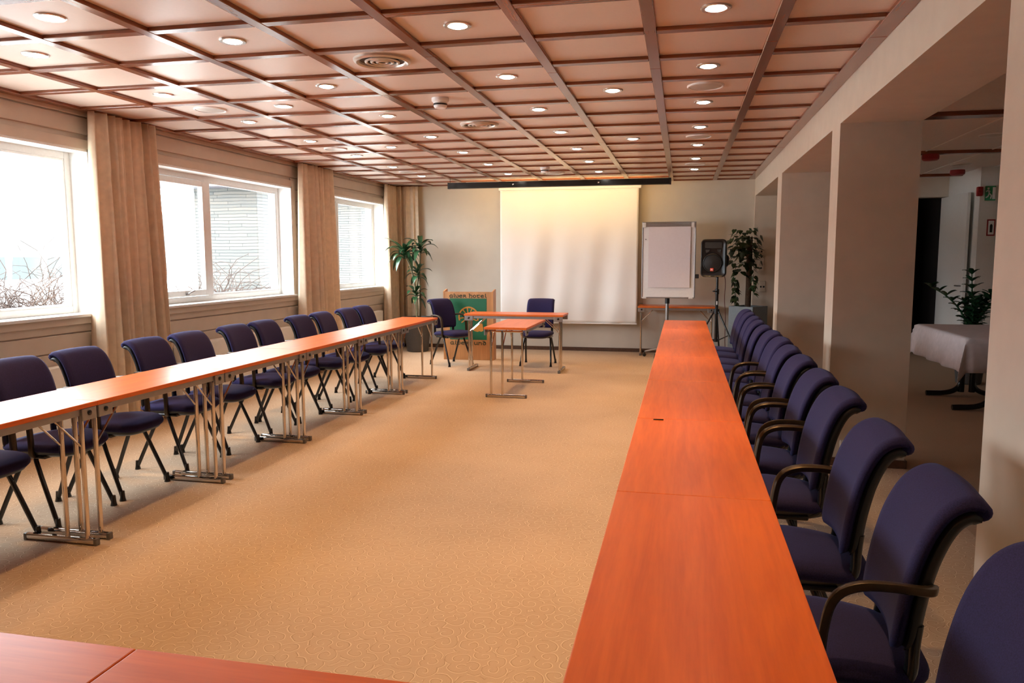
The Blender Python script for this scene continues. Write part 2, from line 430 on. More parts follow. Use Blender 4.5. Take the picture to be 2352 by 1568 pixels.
for a, bb in [(YF, OPEN[0][0]), (OPEN[0][1], OPEN[1][0]), (OPEN[1][1], OPEN[2][0]), (OPEN[2][1], YB-.014)]:
    s.box(WR-.014, WR+PD+.014, a-.014 if a > 0 else a, min(bb+.014, YB-.014), 0, .056)
struct(s.build('baseboard_right', M['skirting']))

# left wall of horizontal boards, with four windows
WIN = [(2.77, 5.30), (6.0, 8.52), (9.02, 11.43)]
WZ0, WZ1 = 1.0, 2.275
w = MB()
def wallstrip(mb, x0, x1, z0, z1, y0=YF, y1=YB, bev=0):
    cuts = [(a, b_) for a, b_ in WIN if z1 > WZ0+.001 and z0 < WZ1-.001]
    y = y0
    for a, b_ in cuts:
        mb.box(x0, x1, y, a, z0, z1, bev, seg=1); y = b_
    mb.box(x0, x1, y, y1, z0, z1, bev, seg=1)
for z0, z1 in [(0, WZ0), (WZ0, WZ1), (WZ1, ZP+.08)]: wallstrip(w, WL-.30, WL-.016, z0, z1)
zs = [0]
z = WZ0-7*.1385
while z < ZP+.05:
    zs.append(z); z += .1385
zs = sorted(set([q for q in zs if q < ZP] + [WZ0, WZ1, ZP]))
zz = [zs[0]]
for q in zs[1:]:
    if q-zz[-1] > .03: zz.append(q)
for a, b_ in zip(zz, zz[1:]): wallstrip(w, WL-.017, WL, a+.005, b_-.005, bev=.004)
struct(w.build('wall_left', M['boards']))
s = MB(); s.box(WL, WL+.014, YF, YB, 0, .056); struct(s.build('baseboard_left', M['skirting']))

def frame_bars(mb, x0, x1, y0, y1, z0, z1, t, bev=.004):
    mb.box(x0, x1, y0, y0+t, z0, z1, bev); mb.box(x0, x1, y1-t, y1, z0, z1, bev)
    mb.box(x0, x1, y0+t, y1-t, z0, z0+t, bev); mb.box(x0, x1, y0+t, y1-t, z1-t, z1, bev)
def make_window(n, y0, y1):
    r = bpy.data.objects.new('window_%d' % n, None); COL.objects.link(r); struct(r)
    XF = WL-.155                                   # plane of the frame
    m = MB()                                       # flat painted casing round the opening
    t = .075
    m.box(WL-.004, WL+.016, y0-t, y0, WZ0-t, WZ1+t, .003); m.box(WL-.004, WL+.016, y1, y1+t, WZ0-t, WZ1+t, .003)
    m.box(WL-.004, WL+.016, y0, y1, WZ1, WZ1+t, .003); m.box(WL-.004, WL+.016, y0, y1, WZ0-t, WZ0-.022, .003)
    m.build('window_casing', M['boards'], r)
    m = MB()                                       # white lined reveal
    m.box(XF, WL+.010, y0-.002, y0+.018, WZ0, WZ1); m.box(XF, WL+.010, y1-.018, y1+.002, WZ0, WZ1)
    m.box(XF, WL+.010, y0, y1, WZ1-.018, WZ1+.002)
    m.build('window_reveal', M['whitewood'], r)
    m = MB(); m.box(XF, WL+.035, y0-.03, y1+.03, WZ0-.022, WZ0+.002, .004); m.build('window_sill', M['whitewood'], r)
    m = MB(); ym = y0+1.075
    frame_bars(m, XF-.05, XF, y0+.016, y1-.016, WZ0+.002, WZ1-.016, .055)
    m.box(XF-.05, XF+.004, ym-.04, ym+.04, WZ0+.05, WZ1-.06, .004)
    m.build('window_frame', M['greyframe'], r)
    m = MB(); frame_bars(m, XF-.035, XF+.018, y0+.075, ym-.045, WZ0+.062, WZ1-.076, .058); sash = m.build('sash', M['greyframe'], r)
    m = MB(); yc = (y0+ym)/2+.12
    m.box(XF+.018, XF+.032, yc-.025, yc+.025, WZ0+.075, WZ0+.10, .003); m.tube([(XF+.03, yc, WZ0+.09), (XF+.05, yc+.01, WZ0+.10), (XF+.055, yc+.07, WZ0+.118)], .007, 8, 1)
    m.build('window_handle', M['alu'], sash)
    m = MB(); m.box(XF-.022, XF-.018, y0+.13, ym-.10, WZ0+.115, WZ1-.13); m.build('pane', M['glass'], sash)
    m = MB(); frame_bars(m, XF-.04, XF-.006, ym+.04, y1-.070, WZ0+.056, WZ1-.070, .018, .003); m.build('glazing_bead', M['whitewood'], r)
    m = MB(); m.box(XF-.027, XF-.022, ym+.05, y1-.08, WZ0+.066, WZ1-.08); m.build('pane', M['glass'], r)
    li = bpy.data.lights.new('daylight_portal', 'AREA'); li.shape = 'RECTANGLE'; li.size = WZ1-WZ0; li.size_y = y1-y0; li.cycles.is_portal = True
    lo = bpy.data.objects.new('daylight_portal', li); COL.objects.link(lo); lo.parent = r
    lo.location = (XF-.09, (y0+y1)/2, (WZ0+WZ1)/2); lo.rotation_euler = (0, -PI/2, 0)
for i, (a, b_) in enumerate(WIN): make_window(i+1, a, b_)

# corridor beyond the openings
XC = WR+PD
w = MB(); w.box(6.0, 6.2, YF, 14.4, 0, 2.75); struct(w.build('wall_corridor_side', M['wallpaint']))
w = MB()                                            # far end: a dark doorway, then white wall beside the open leaf
w.box(WR+PD+.1, 2.85, 12.4, 12.6, 0, 2.62); w.box(2.85, 3.68, 12.4, 12.6, 2.30, 2.62); w.box(3.68, 3.74, 12.4, 12.6, 2.30, 2.62)
struct(w.build('wall_corridor_end', M['wallpaint']))
w = MB(); w.box(WR+PD, WR+PD+.1, YB+.18, 14.4, 0, 2.75); w.box(3.745, 3.86, 12.42, 14.2, 0, 2.62); w.box(WR+PD+.1, 6.0, 14.2, 14.4, 0, 2.75); struct(w.build('wall_passage', M['unlitwall']))
w = MB(); w.box(3.715, 6.0, 11.1, 11.25, 0, 2.62); struct(w.build('wall_corridor_white', M['door']))
w = MB(); w.box(3.74, 3.86, 11.25, 12.42, 0, 2.62); struct(w.build('wall_corridor_return', M['door']))
w = MB(); w.box(WR+PD, 6.0, YF, 14.2, 2.58, 2.70); struct(w.build('ceiling_corridor', M['tile']))
for y in (2.1, 4.5, 6.86, 9.3, 11.85):
    b = MB(); b.box(XC, 6.0, y, y+.09 if y != 6.86 else y+.16, 2.545, 2.585, .003); trim(b, M['beam_x'])
b = MB()
for x in (1.9, 2.55, 3.2, 3.85, 4.5): b.box(x, x+.012, YF, 12.4, 2.573, 2.582)
trim(b, M['white'])
# ------------------------------------------------------------------ outdoors seen through the panes
g = MB(); g.box(-120, WL-.31, -60, 140, -.5, -.35); struct(g.build('ground', M['asphalt']))
def stone_pier(x0, x1, y0, y1, z1, lab):
    t = thing('stone_pier', lab, 'wall', ((x0+x1)/2, (y0+y1)/2, -.35))
    m = MB(); m.box(x0, x1, y0, y1, -.35, z1); o = m.build('stonework', M['stone'], t)
    o.matrix_parent_inverse = Matrix.Translation(t.location).inverted()
    m = MB(); m.box(x0-.5, x1+.3, y0-.4, y1+.4, z1, z1+.25); o = m.build('eave', M['eave'], t)
    o.matrix_parent_inverse = Matrix.Translation(t.location).inverted()
    return t
stone_pier(-8.26, -7.07, 12.0, 13.0, 2.62, 'pale slate stone pier outside, seen through the middle window')
stone_pier(-8.05, -7.22, 17.0, 18.0, 2.84, 'pale slate stone pier outside, seen through the window near the plant')
# hillside
hb = MB()
hb.grid(lambda u, v: Vector((-95+25*v, -40+190*u, -.4+(1-v)*(9+4*math.sin(u*9)+2*math.sin(u*23+1))*(.55+.45*math.sin(u*3.1)))), 60, 8)
struct(hb.build('hills', M['hill']))
# parked car
t = thing('parked_car', 'white van parked outside beyond the nearest window', 'car', (-16.0, 15.6, -.35), 0)
body = [(-2.3, .35), (-2.3, 1.25), (-1.95, 1.95), (1.15, 1.98), (1.75, 1.30), (2.45, 1.10), (2.5, .40)]
m = MB(); m.prism(body, 'x', -.85, .85); m.build('body', M['carpaint'], t)
m = MB()
for y0, y1 in [(-1.75, -.75), (-.62, .28), (.40, 1.05)]:
    m.prism([(y0, 1.30), (y0+.06, 1.82), (y1-.04 if y1 < 1 else .98, 1.82), (y1 if y1 < 1 else 1.45, 1.30)], 'x', .85, .862)
m.build('side_window', M['carglass'], t)
for y in (-1.45, 1.55):
    m = MB(); m.lathe([(.10, .86), (.33, .87), (.34, .80), (.34, .66)], 20, M4=Matrix.Translation((0, y, .34)) @ Euler((0, PI/2, 0)).to_matrix().to_4x4()); m.build('wheel', M['rubber'], t)
# leafless bushes below the panes
def bush(loc, r, h, n, lab, mat=None, seed=1):
    rnd = random.Random(seed); m = MB()
    for k in range(n):
        a = rnd.uniform(0, 2*PI); rr = rnd.uniform(.05, .55)*r
        p = Vector((rr*math.cos(a), rr*math.sin(a), rnd.uniform(0, .5)*h)); d = Vector((rnd.gauss(0, 1), rnd.gauss(0, 1), rnd.uniform(.3, 1.3))).normalized()
        pts = [p.copy()]
        for s_ in range(6):
            p = p+d*h*.10; d = (d+Vector((rnd.gauss(0, .5), rnd.gauss(0, .5), rnd.gauss(-.16, .25)))).normalized(); pts.append(p.copy())
        m.tube(pts, [.008, .007, .005, .004, .003], 4)
    o = m.build('leafless_bush', mat or M['twig']); o.location = loc
    return tag(o, lab, 'bush')
bush((-7.2, 7.45, -.35), 1.3, 2.05, 1100, 'tangled leafless brown bush outside the nearest window', seed=3)
bush((-6.65, 10.3, -.35), .7, 2.0, 600, 'tangled leafless brown bush at the foot of the stone pier', seed=5)
m = MB(); rnd = random.Random(4)
for k in range(160):
    z_ = rnd.uniform(.1, 1.25); a = rnd.uniform(0, 2*PI); r_ = .45*(1.3-z_)/1.2+.03
    m.tube([(0, 0, z_+.08), (r_*.6*math.cos(a), r_*.6*math.sin(a), z_+.05), (r_*math.cos(a), r_*math.sin(a), z_-.05)], [.03, .02, .006], 5)
m.tube([(0, 0, 0), (0, 0, 1.3)], .025, 6)
o = m.build('small_conifer', M['conifer']); o.location = (-8.6, 11.2, -.35); tag(o, 'small pale green conifer left of the stone pier outside', 'tree')

# ------------------------------------------------------------------ ceiling fittings
def cell(ci, ri): return (GX0+ci*GX-.031, GY0+ri*GY+.031)
dl = thing('downlight', '', 'ceiling light', (0, 0, 0), 0, 'recessed ceiling downlights')
m = MB(); m.lathe([(.047, -.002), (.049, -.007), (.066, -.008), (.071, -.004), (.071, .004), (.047, .004)], 28, cap=False); m.build('trim_ring', M['chromering'], dl)
m = MB(); m.lathe([(.0485, .002), (.046, -.006), (.036, -.011), (.018, -.0135), (.004, -.014)], 24); m.build('lamp_lens', M['bulb'], dl)
sp = bpy.data.lights.new('halogen', 'SPOT'); sp.energy = 66; sp.color = (1, .56, .20); sp.spot_size = math.radians(66); sp.spot_blend = 1.0; sp.shadow_soft_size = .04
so = bpy.data.objects.new('halogen', sp); COL.objects.link(so); so.parent = dl; so.location = (0, 0, -.05)
cols = {-5.5: (1, range(0, 14, 2), 'column nearest the windows'), -4.5: (2, (3, 7), 'second column from the windows'), -3.5: (3, range(0, 14, 2), 'third column from the windows'),
        -1.5: (4, range(0, 14, 2), 'fourth column from the windows'), -.5: (5, (3, 7), 'second column from the pillars'), .5: (6, range(0, 14, 2), 'column nearest the pillars')}
first = True
for cx, (ci, rows, nm) in cols.items():
    allrows = [r+.5 for r in rows]
    behind = [-1.5, -3.5] if ci in (1, 3, 4, 6) else [-.5]
    lst = sorted(allrows+behind, reverse=True)
    for k, r in enumerate(lst):
        x, y = cell(cx, r)
        lab = '%s lit downlight from the screen wall in the %s' % (ORD[k+1], nm)
        if first:
            dl.location = (x, y, ZP); dl['label'] = lab; first = False
        else:
            dup(dl, (x, y, ZP), 0, lab)
# two swirl air diffusers and one by the screen
vt = thing('ceiling_vent', '', 'air vent', (0, 0, 0), 0, 'round ceiling air diffusers')
m = MB(); m.lathe([(.128, .0), (.135, -.014), (.150, -.020), (.165, -.012), (.168, .004)], 40, cap=False); m.build('outer_ring', M['vent'], vt)
m = MB(); m.lathe([(.130, -.001), (.130, -.004), (.001, -.004)], 40); m.build('throat_shade', M['ventshade'], vt)  # flat dark disc painting the shade of a recess that isn't modelled
for r_ in (.094, .062, .030):
    m = MB(); m.lathe([(r_-.006, -.004), (r_-.010, -.014), (r_-.002, -.019), (r_+.007, -.015), (r_+.008, -.010), (r_-.002, -.006)], 36, cap=False); m.build('cone_ring', M['vent'], vt)
VL = [((-2.5, 1.5), 'largest-looking round air diffuser in the ceiling, nearest the camera'), ((-2.5, 5.5), 'middle round air diffuser in the ceiling'), ((-2.5, 12.5), 'farthest round air diffuser, in the ceiling by the projection screen')]
for i, (cr, lab) in enumerate(VL):
    x, y = cell(*cr)
    if i == 0: vt.location = (x, y, ZP); vt['label'] = lab
    else: dup(vt, (x, y, ZP), 0, lab)
# ceiling loudspeakers
cs = thing('ceiling_speaker', '', 'ceiling speaker', (0, 0, 0), 0, 'flat round ceiling loudspeakers')
m = MB(); m.lathe([(.105, -.002), (.108, -.010), (.116, -.012), (.122, -.006), (.122, .002)], 36, cap=False); m.build('rim', M['white'], cs)
m = MB(); m.lathe([(.107, -.001), (.105, -.008), (.06, -.0095), (.001, -.010)], 36); m.build('grille', M['vent'], cs)
first = True
for cx, nm in ((-5.5, 'on the window side'), (.5, 'on the pillar side')):
    for r, q in ((3.5, 'nearest'), (7.5, 'middle'), (11.5, 'farthest')):
        x, y = cell(cx, r); lab = '%s flat round ceiling loudspeaker %s of the room' % (q, nm)
        if first: cs.location = (x, y, ZP); cs['label'] = lab; first = False
        else: dup(cs, (x, y, ZP), 0, lab)
sd = thing('smoke_detector', 'white smoke detector on the ceiling behind the nearest air diffuser', 'smoke detector', (*cell(-2.5, 3.5), ZP), 0, 'ceiling smoke detectors')
m = MB(); m.lathe([(.062, .001), (.063, -.018), (.058, -.026), (.05, -.03), (.001, -.03)], 28); m.build('base', M['white'], sd)
m = MB(); m.lathe([(.050, -.029), (.048, -.058), (.040, -.070), (.001, -.072)], 28); m.build('sensor_head', M['white'], sd)
m = MB(); m.lathe([(.0505, -.040), (.0512, -.046), (.0505, -.052)], 28, cap=False); m.build('smoke_slot', M['black'], sd)
dup(sd, (*cell(-2.5, 11.35), ZP), 0, 'white smoke detector on the ceiling above the projection screen')

# ------------------------------------------------------------------ tables
TH, TW, TL = .73, .447, 1.0964
def make_table(name, label, L_=TL, W_=TW, flip=False, cat='table', group=None, foot=None):
    """origin: floor, centre; length along local y; uprights stand near the local +x edge"""
    t = thing(name, label, cat, (0, 0, 0), 0, group)
    a, b_ = W_/2, L_/2
    m = MB(); m.box(-a, a, -b_+.001, b_-.001, TH-.024, TH, .003); m.build('tabletop', M['cherry'], t)
    for sx in (-1, 1):
        m = MB(); x = sx*(a-.022)
        m.box(x-.010, x+.010, -b_+.05, b_-.05, TH-.058, TH-.024, .003); m.build('apron_rail', M['alu'], t)
    for sy in (-1, 1):
        y = sy*(b_-.045)
        m = MB(); m.tube([(-a+.02, y, .020), (a-.02, y, .020)], 0, 12, flat=(.013, .017)); foot_o = m.build('foot_bar', M['chrome'], t)
        for sx in (-1, 1):
            m = MB(); x = sx*(a-.016); m.box(x-.010, x+.010, y-.0145, y+.0145, 0, .036, .004); m.build('end_cap', M['endcap'], foot_o)
        for fx in (a-.065, a-.185):
            m = MB(); m.tube([(fx, y, .03), (fx, y, TH-.035)], .0125, 12); m.build('leg', M['chrome'], t)
        m = MB(); m.tube([(-a+.05, y, TH-.045), (a-.045, y, TH-.045)], .010, 8); m.build('cross_tube', M['chrome'], t)
        for fx in (a-.065, a-.185):
            m = MB(); m.tube([(fx, y-sy*.012, TH-.22), (fx, y-sy*.20, TH-.03)], .0055, 8); m.build('brace', M['chrome'], t)
        for sx in (-1, 1):
            x = sx*(a-.008)
            m = MB(); m.box(x-.006, x+.006, sy*(b_-.055)-.048, sy*(b_-.055)+.048, TH-.085, TH-.025, .003)
            pl = m.build('corner_bracket', M['alu'], t)
            m = MB(); R90 = Matrix.Translation((x+sx*.005, sy*(b_-.055), TH-.050)) @ Euler((0, sx*PI/2, 0)).to_matrix().to_4x4()
            m.lathe([(.013, 0), (.013, .005), (.008, .008), (.001, .008)], 14, M4=R90); m.build('bracket_knob', M['blackmetal'], pl)
    return t
XLF = -2.826
def tname(k, n, row): return '%s table %s' % (ORD[k], row)
tl = make_table('seminar_table', 'folding cherry table in the window row, farthest from the camera', group='folding seminar tables')
lx = XLF-TW/2; ly = 8.7278
tl.location = (lx, ly-TL/2, 0)
for k in range(1, 6):
    dup(tl, (lx, ly-TL/2-k*TL, 0), 0, 'folding cherry table in the window row, %s from the far end' % ORD[k+1] if k < 5 else 'folding cherry table in the window row, white with window glare, nearest the camera')
rx = -.1799+TW/2; ry = 1.1897
for k in range(7):
    lab = 'folding cherry table in the pillar-side row, %s from the far end' % ORD[7-k]
    if k == 6: lab = 'folding cherry table at the far end of the pillar-side row, by the flip chart'
    if k == 0: lab = 'folding cherry table in the pillar-side row, largest and nearest the camera'
    dup(tl, (rx, ry+TL/2+k*TL, 0), PI, lab)
for x, lab in ((-.95+TL/2, 'folding cherry table in the near foreground, right of its seam'), (-.95-TL/2, 'folding cherry table in the near bottom left corner, glossy with window glare')):
    dup(tl, (x, 1.150-TW/2, 0), -PI/2, lab)
o = dup(tl, (-2.055, 9.60, 0), -PI/2, 'folding cherry table across the front, before the lectern and screen'); o.scale.y = 1.16
dup(tl, (-1.745, 8.14, 0), PI, 'short-looking cherry side table butted against the front table on bare carpet')
dup(tl, (-.075, 11.59, 0), -PI/2, 'folding table against the back wall behind the flip chart')
m = MB(); m.box(-.022, .022, -.006, .006, TH, TH+.004, .0015); o = m.build('table_clip', M['blackmetal']); o.location = (-.087, 3.355, 0); tag(o, 'small dark metal clip lying at a seam of the pillar-side tables', 'clip')

# ------------------------------------------------------------------ chairs
PROF = [(-.142, .490), (-.146, .535), (-.153, .60), (-.164, .665), (-.178, .725), (-.197, .778), (-.220, .820), (-.246, .845), (-.272, .855), (-.298, .851)]
def prof(v):
    q = v*(len(PROF)-1); i = min(int(q), len(PROF)-2); f_ = q-i
    def cr(p0, p1, p2, p3, t):
        return .5*(2*p1+(p2-p0)*t+(2*p0-5*p1+4*p2-p3)*t*t+(3*p1-p0-3*p2+p3)*t**3)
    g = lambda k: PROF[max(0, min(len(PROF)-1, k))]
    return [cr(g(i-1)[d], g(i)[d], g(i+1)[d], g(i+2)[d], f_) for d in (0, 1)]
HWB = .187
def half_w(v):
    if v < .16: return HWB*(.80+.20*math.sqrt(max(0, 1-((.16-v)/.16)**2)))
    return HWB*(1-.045*max(0, v-.5)/.5)
def back_pt(u, v, off):
    x, z = prof(v); x2, z2 = prof(min(1, v+.02)); x1, z1 = prof(max(0, v-.02))
    tx, tz = x2-x1, z2-z1; l = math.hypot(tx, tz); nx, nz = tz/l, -tx/l      # towards the sitter
    s_ = 2*u-1; hw = half_w(v); y = s_*hw
    conc = .028*s_*s_*(1-.55*v)                                             # sides wrap forward
    return Vector((x+nx*off+conc, y, z+nz*off))
def pad(mb, off_f, off_b, edge, nu=18, nv=26, bulge=0, shrink=0):
    """closed shell between two offsets of the back surface, rounded edge"""
    def P(u, v, o):
        u = .5+(u-.5)*(1-shrink); v = shrink*.5+v*(1-shrink)
        return back_pt(u, v, o)
    F = [[None]*(nv+1) for _ in range(nu+1)]; B = [[None]*(nv+1) for _ in range(nu+1)]
    for i in range(nu+1):
        for j in range(nv+1):
            u, v = i/nu, j/nv
            e = min(1, min(u, 1-u)/edge, min(v, 1-v)/edge)
            k = math.sqrt(max(0, 1-(1-e)**2))
            mid = (off_f+off_b)/2
            F[i][j] = mb.bm.verts.new(P(u, v, mid+(off_f-mid)*(.25+.75*k)+bulge*k*(1-abs(2*u-1)**2)))
            B[i][j] = mb.bm.verts.new(P(u, v, mid+(off_b-mid)*(.25+.75*k)))
    fn = mb.bm.faces.new
    for i in range(nu):
        for j in range(nv):
            fn((F[i][j], F[i+1][j], F[i+1][j+1], F[i][j+1])); fn((B[i][j], B[i][j+1], B[i+1][j+1], B[i+1][j]))
    for i in range(nu):
        fn((F[i][0], B[i][0], B[i+1][0], F[i+1][0])); fn((F[i][nv], F[i+1][nv], B[i+1][nv], B[i][nv]))
    for j in range(nv):
        fn((F[0][j], F[0][j+1], B[0][j+1], B[0][j])); fn((F[nu][j], B[nu][j], B[nu][j+1], F[nu][j+1]))
def seat_ring(inset, z, n=40, cx=.015, lx_=.232, ly_=.212, zf=None):
    out = []
    for k in range(n):
        a = 2*PI*k/n; c_, s_ = math.cos(a), math.sin(a)
        e = 2/3.6
        x = cx+math.copysign(abs(c_)**e, c_)*(lx_-inset); y = math.copysign(abs(s_)**e, s_)*(ly_-inset)*(1-.10*max(0, -(x-cx)/lx_))
        zz_ = z-.9*max(0, x-.10)**2*1.0-.018*max(0, -x)/.2
        out.append(Vector((x, y, zz_)))
    return out
def make_chair(arms=(-1, 1), name='conference_chair'):
    t = thing(name, '', 'chair', (0, 0, 0), 0)
    m = MB()
    m.rings([seat_ring(i, z) for i, z in [(.03, .408), (.010, .412), (.001, .424), (0, .436), (.006, .448), (.022, .456), (.055, .461), (.11, .463), (.18, .462)]])
    m.build('seat', M['fabric'], t, 60)
    m = MB()
    m.rings([seat_ring(i, z) for i, z in [(.085, .372), (.050, .378), (.020, .396), (.012, .412)]])
    m.build('seat_pan', M['black'], t, 50)
    m = MB(); pad(m, .020, -.012, .07, bulge=.006); m.tube([back_pt(.015+.97*i/24, .985, -.008) for i in range(25)], [.012]+[.022]*23+[.012], 14); m.build('backrest', M['fabric'], t, 70)
    m = MB(); pad(m, -.004, -.042, .05, shrink=.012); m.build('back_shell', M['shell'], t, 60)
    for s_ in (-1, 1):
        m = MB(); y = s_*.163
        m.tube([(.10, y*.92, .385), (-.04, y*.97, .383), (-.125, y, .392), (-.152, y, .43), (-.152, y, .50), (-.158, y, .56)], .0165, 12, 2)
        m.build('back_tube', M['blackmetal'], t)
        for fx, tx in ((.19, .035), (-.19, -.02)):
            m = MB(); yy = s_*.205
            m.tube([(tx, s_*.165, .388), (tx+(fx-tx)*.12, s_*.178, .345), (fx, yy, .02)], .0125, 10, 1)
            d = (fx-tx)
            m.lathe([(.012, .06), (.015, .02), (.019, .002), (.019, 0), (.001, 0)], 14, c=(fx, yy, 0))
            m.build('leg', M['blackmetal'], t)
    m = MB(); m.box(-.10, .12, -.19, .19, .372, .392, .006); m.build('seat_frame', M['blackmetal'], t)
    if arms:
        for s_ in arms:
            y = s_*.216
            m = MB()
            m.tube([(-.185, s_*.165, .652), (-.172, s_*.200, .658), (-.14, y, .665), (-.08, y, .669), (-.01, y, .665), (.040, y, .635), (.058, y, .56), (.064, y, .46), (.060, s_*.215, .395), (.045, s_*.17, .384)], 0, 12, 2, flat=(.016, .0115), up=(0, 0, 1))
            m.build('armrest', M['bronze'], t)
    return t
CA = make_chair(); CN = make_chair(()); CF = make_chair((-1,)); CK = make_chair((1,))
LXC, RXC = -3.41, .418
rnd = random.Random(11)
lefts = [3.03, 3.56, 4.055, 4.68, 5.148, 5.778, 6.247, 6.86, 7.345, 7.965, 8.433]
n = len(lefts)
for i, y in enumerate(lefts):
    k = n-i
    lab = 'navy upholstered chair in the window-side row, %s from the far end' % ORD[k]
    if k == 1: lab = 'navy upholstered chair at the far end of the window-side row'
    if i == 0: lab = 'navy upholstered chair nearest the camera in the window-side row, only its seat showing'
    o = CA if i == 0 else dup(CA, (0, 0, 0))
    o.location = (LXC+rnd.uniform(-.012, .012), y, 0); o.rotation_euler.z = rnd.uniform(-.02, .02); o['label'] = lab; o['group'] = 'chairs in the window-side row'
rights = [1.50, 2.09, 2.70, 3.39, 3.95, 4.53, 5.05, 5.56, 6.06, 6.56, 7.08, 7.565, 8.10, 8.585]
n = len(rights); usedN = False
for i, y in enumerate(rights):
    k = i+1
    lab = 'purple navy upholstered chair in the pillar-side row, %s from the camera' % ORD[k]
    if i == 0: lab = 'purple navy upholstered chair cut off by the right edge of the photo'
    if i == n-1: lab = 'purple navy upholstered chair at the far end of the pillar-side row'
    o = {0: CN, 1: CK, 2: CF}.get(i) or dup(CF if i == 3 else (CA if i < 8 else CN), (0, 0, 0))
    o.location = (RXC+rnd.uniform(-.012, .012), y, 0); o.rotation_euler.z = PI+rnd.uniform(-.035, .035); o['label'] = lab; o['group'] = 'chairs in the pillar-side row'
o = dup(CA, (-3.03, 9.95, 0), math.radians(-32), 'dark navy armchair standing in front of the lectern'); o['group'] = 'chairs at the front table'
o = dup(CN, (-1.875, 10.15, 0), math.radians(-90), 'dark navy chair behind the front table, facing the room'); o['group'] = 'chairs at the front table'

# ------------------------------------------------------------------ curtains
def curtain(name, label, path, ztop, zbot, nfold, amp, seed, flare=.06, wid=None):
    """pleated cloth along a plan path [(x,y)...]; folds swing across it"""
    rnd = random.Random(seed); ph = [rnd.uniform(0, 6) for _ in range(4)]
    P = [Vector((a, b_)) for a, b_ in path]
    seg = [(b_-a).length for a, b_ in zip(P, P[1:])]; tot = sum(seg)
    def at(u):
        d = u*tot
        for (a, b_), l in zip(zip(P, P[1:]), seg):
            if d <= l+1e-9: return a.lerp(b_, d/l), (b_-a).normalized()
            d -= l
        return P[-1], (P[-1]-P[-2]).normalized()
    def fn(u, v):
        uu = u+.012*math.sin(3*u*PI+ph[3])*(1-v)
        p, tdir = at(min(1, max(0, u)))
        nrm = Vector((tdir.y, -tdir.x))
        w_ = u*nfold*2*PI
        a = amp*(.55+.75*v)*(.8+.35*math.sin(u*11+ph[0]))
        q = p+nrm*(a*math.sin(w_+.8*math.sin(w_*.5+ph[1])+.35*v*math.sin(u*5+ph[2]))+.006*math.sin(w_*2.7+ph[2]))
        q += tdir*((u-.5)*flare*v+a*.35*math.cos(w_*1.0+ph[1]))
        return Vector((q.x, q.y, ztop+(zbot-ztop)*v))
    m = MB(); m.grid(fn, nfold*14, 18)
    o = m.build(name, M['curtain'], None, 180)
    so_ = o.modifiers.new('thickness', 'SOLIDIFY'); so_.thickness = .004
    return tag(o, label, 'curtain', 'beige pleated curtains')
CX = -4.46
curtain('curtain', 'beige curtain between the nearest and the middle window', [(CX, 5.20), (CX, 5.99)], ZB-.004, .05, 8, .085, 2, .12)
curtain('curtain', 'beige curtain between the middle and the farthest window', [(CX, 8.55), (CX, 9.41)], ZB-.004, .05, 8, .080, 5, .12)
curtain('curtain', 'beige curtain wrapping round the far window corner', [(CX, 11.25), (CX, 11.63), (-4.36, 11.72), (-4.10, 11.72)], ZB-.004, .05, 7, .055, 8, .03)

# ------------------------------------------------------------------ radiators under the windows
def radiator(y0, y1, lab):
    t = thing('radiator', lab, 'radiator', (WL+.06, (y0+y1)/2, 0), 0, 'panel radiators under the windows')
    h = (y1-y0)/2
    m = MB(); m.box(.025, .040, -h, h, .13, .625, .006); m.build('front_panel', M['whitewood'], t)
    m = MB(); m.box(-.045, .040, -h+.004, h-.004, .618, .634, .004); m.build('top_grille', M['whitewood'], t)
    m = MB(); m.box(-.05, -.035, -h, h, .13, .615, .004); m.build('rear_panel', M['whitewood'], t)
    for s_ in (-1, 1):
        m = MB(); m.box(-.05, .03, s_*(h-.004)-.004, s_*(h-.004)+.004, .14, .62); m.build('side_cover', M['whitewood'], t)
        m = MB(); m.box(-.058, .0, s_*h*.7-.02, s_*h*.7+.02, 0, .14); m.build('bracket_foot', M['whitewood'], t)
radiator(3.0, 5.05, 'long cream panel radiator under the nearest window')
radiator(6.2, 8.3, 'long cream panel radiator under the middle window')
radiator(9.53, 11.10, 'cream panel radiator under the farthest window')
# ------------------------------------------------------------------ screen wall
t = thing('projection_screen', 'pale projection screen hanging in front of the back wall', 'projection screen', (-1.70, 11.68, 0))
def scr(u, v):
    x = -1.055+2.105*u
    y = (.014*math.sin(u*17+2.2*v)+.010*math.sin(u*31+1.1+v*3)+.010*math.sin(u*7-4*v))*v*(1-.5*v**4)*1.5
    return Vector((x, y, 2.455+(.445-2.455)*v))
m = MB(); m.grid(scr, 70, 40); o = m.build('screen_cloth', M['screen'], t, 180); so_ = o.modifiers.new('thickness', 'SOLIDIFY'); so_.thickness = .003
m = MB(); m.box(-1.075, 1.085, -.035, .03, 2.455, 2.505, .008); m.build('roller_case', M['white'], t)
m = MB(); m.tube([(-1.055, .0, .44), (1.05, .0, .44)], .010, 10); m.build('bottom_rod', M['white'], t)
for x in (-.9, .9):
    m = MB(); m.box(x-.015, x+.015, -.012, .012, 2.50, ZB+.004); m.build('hanger', M['alu'], t)

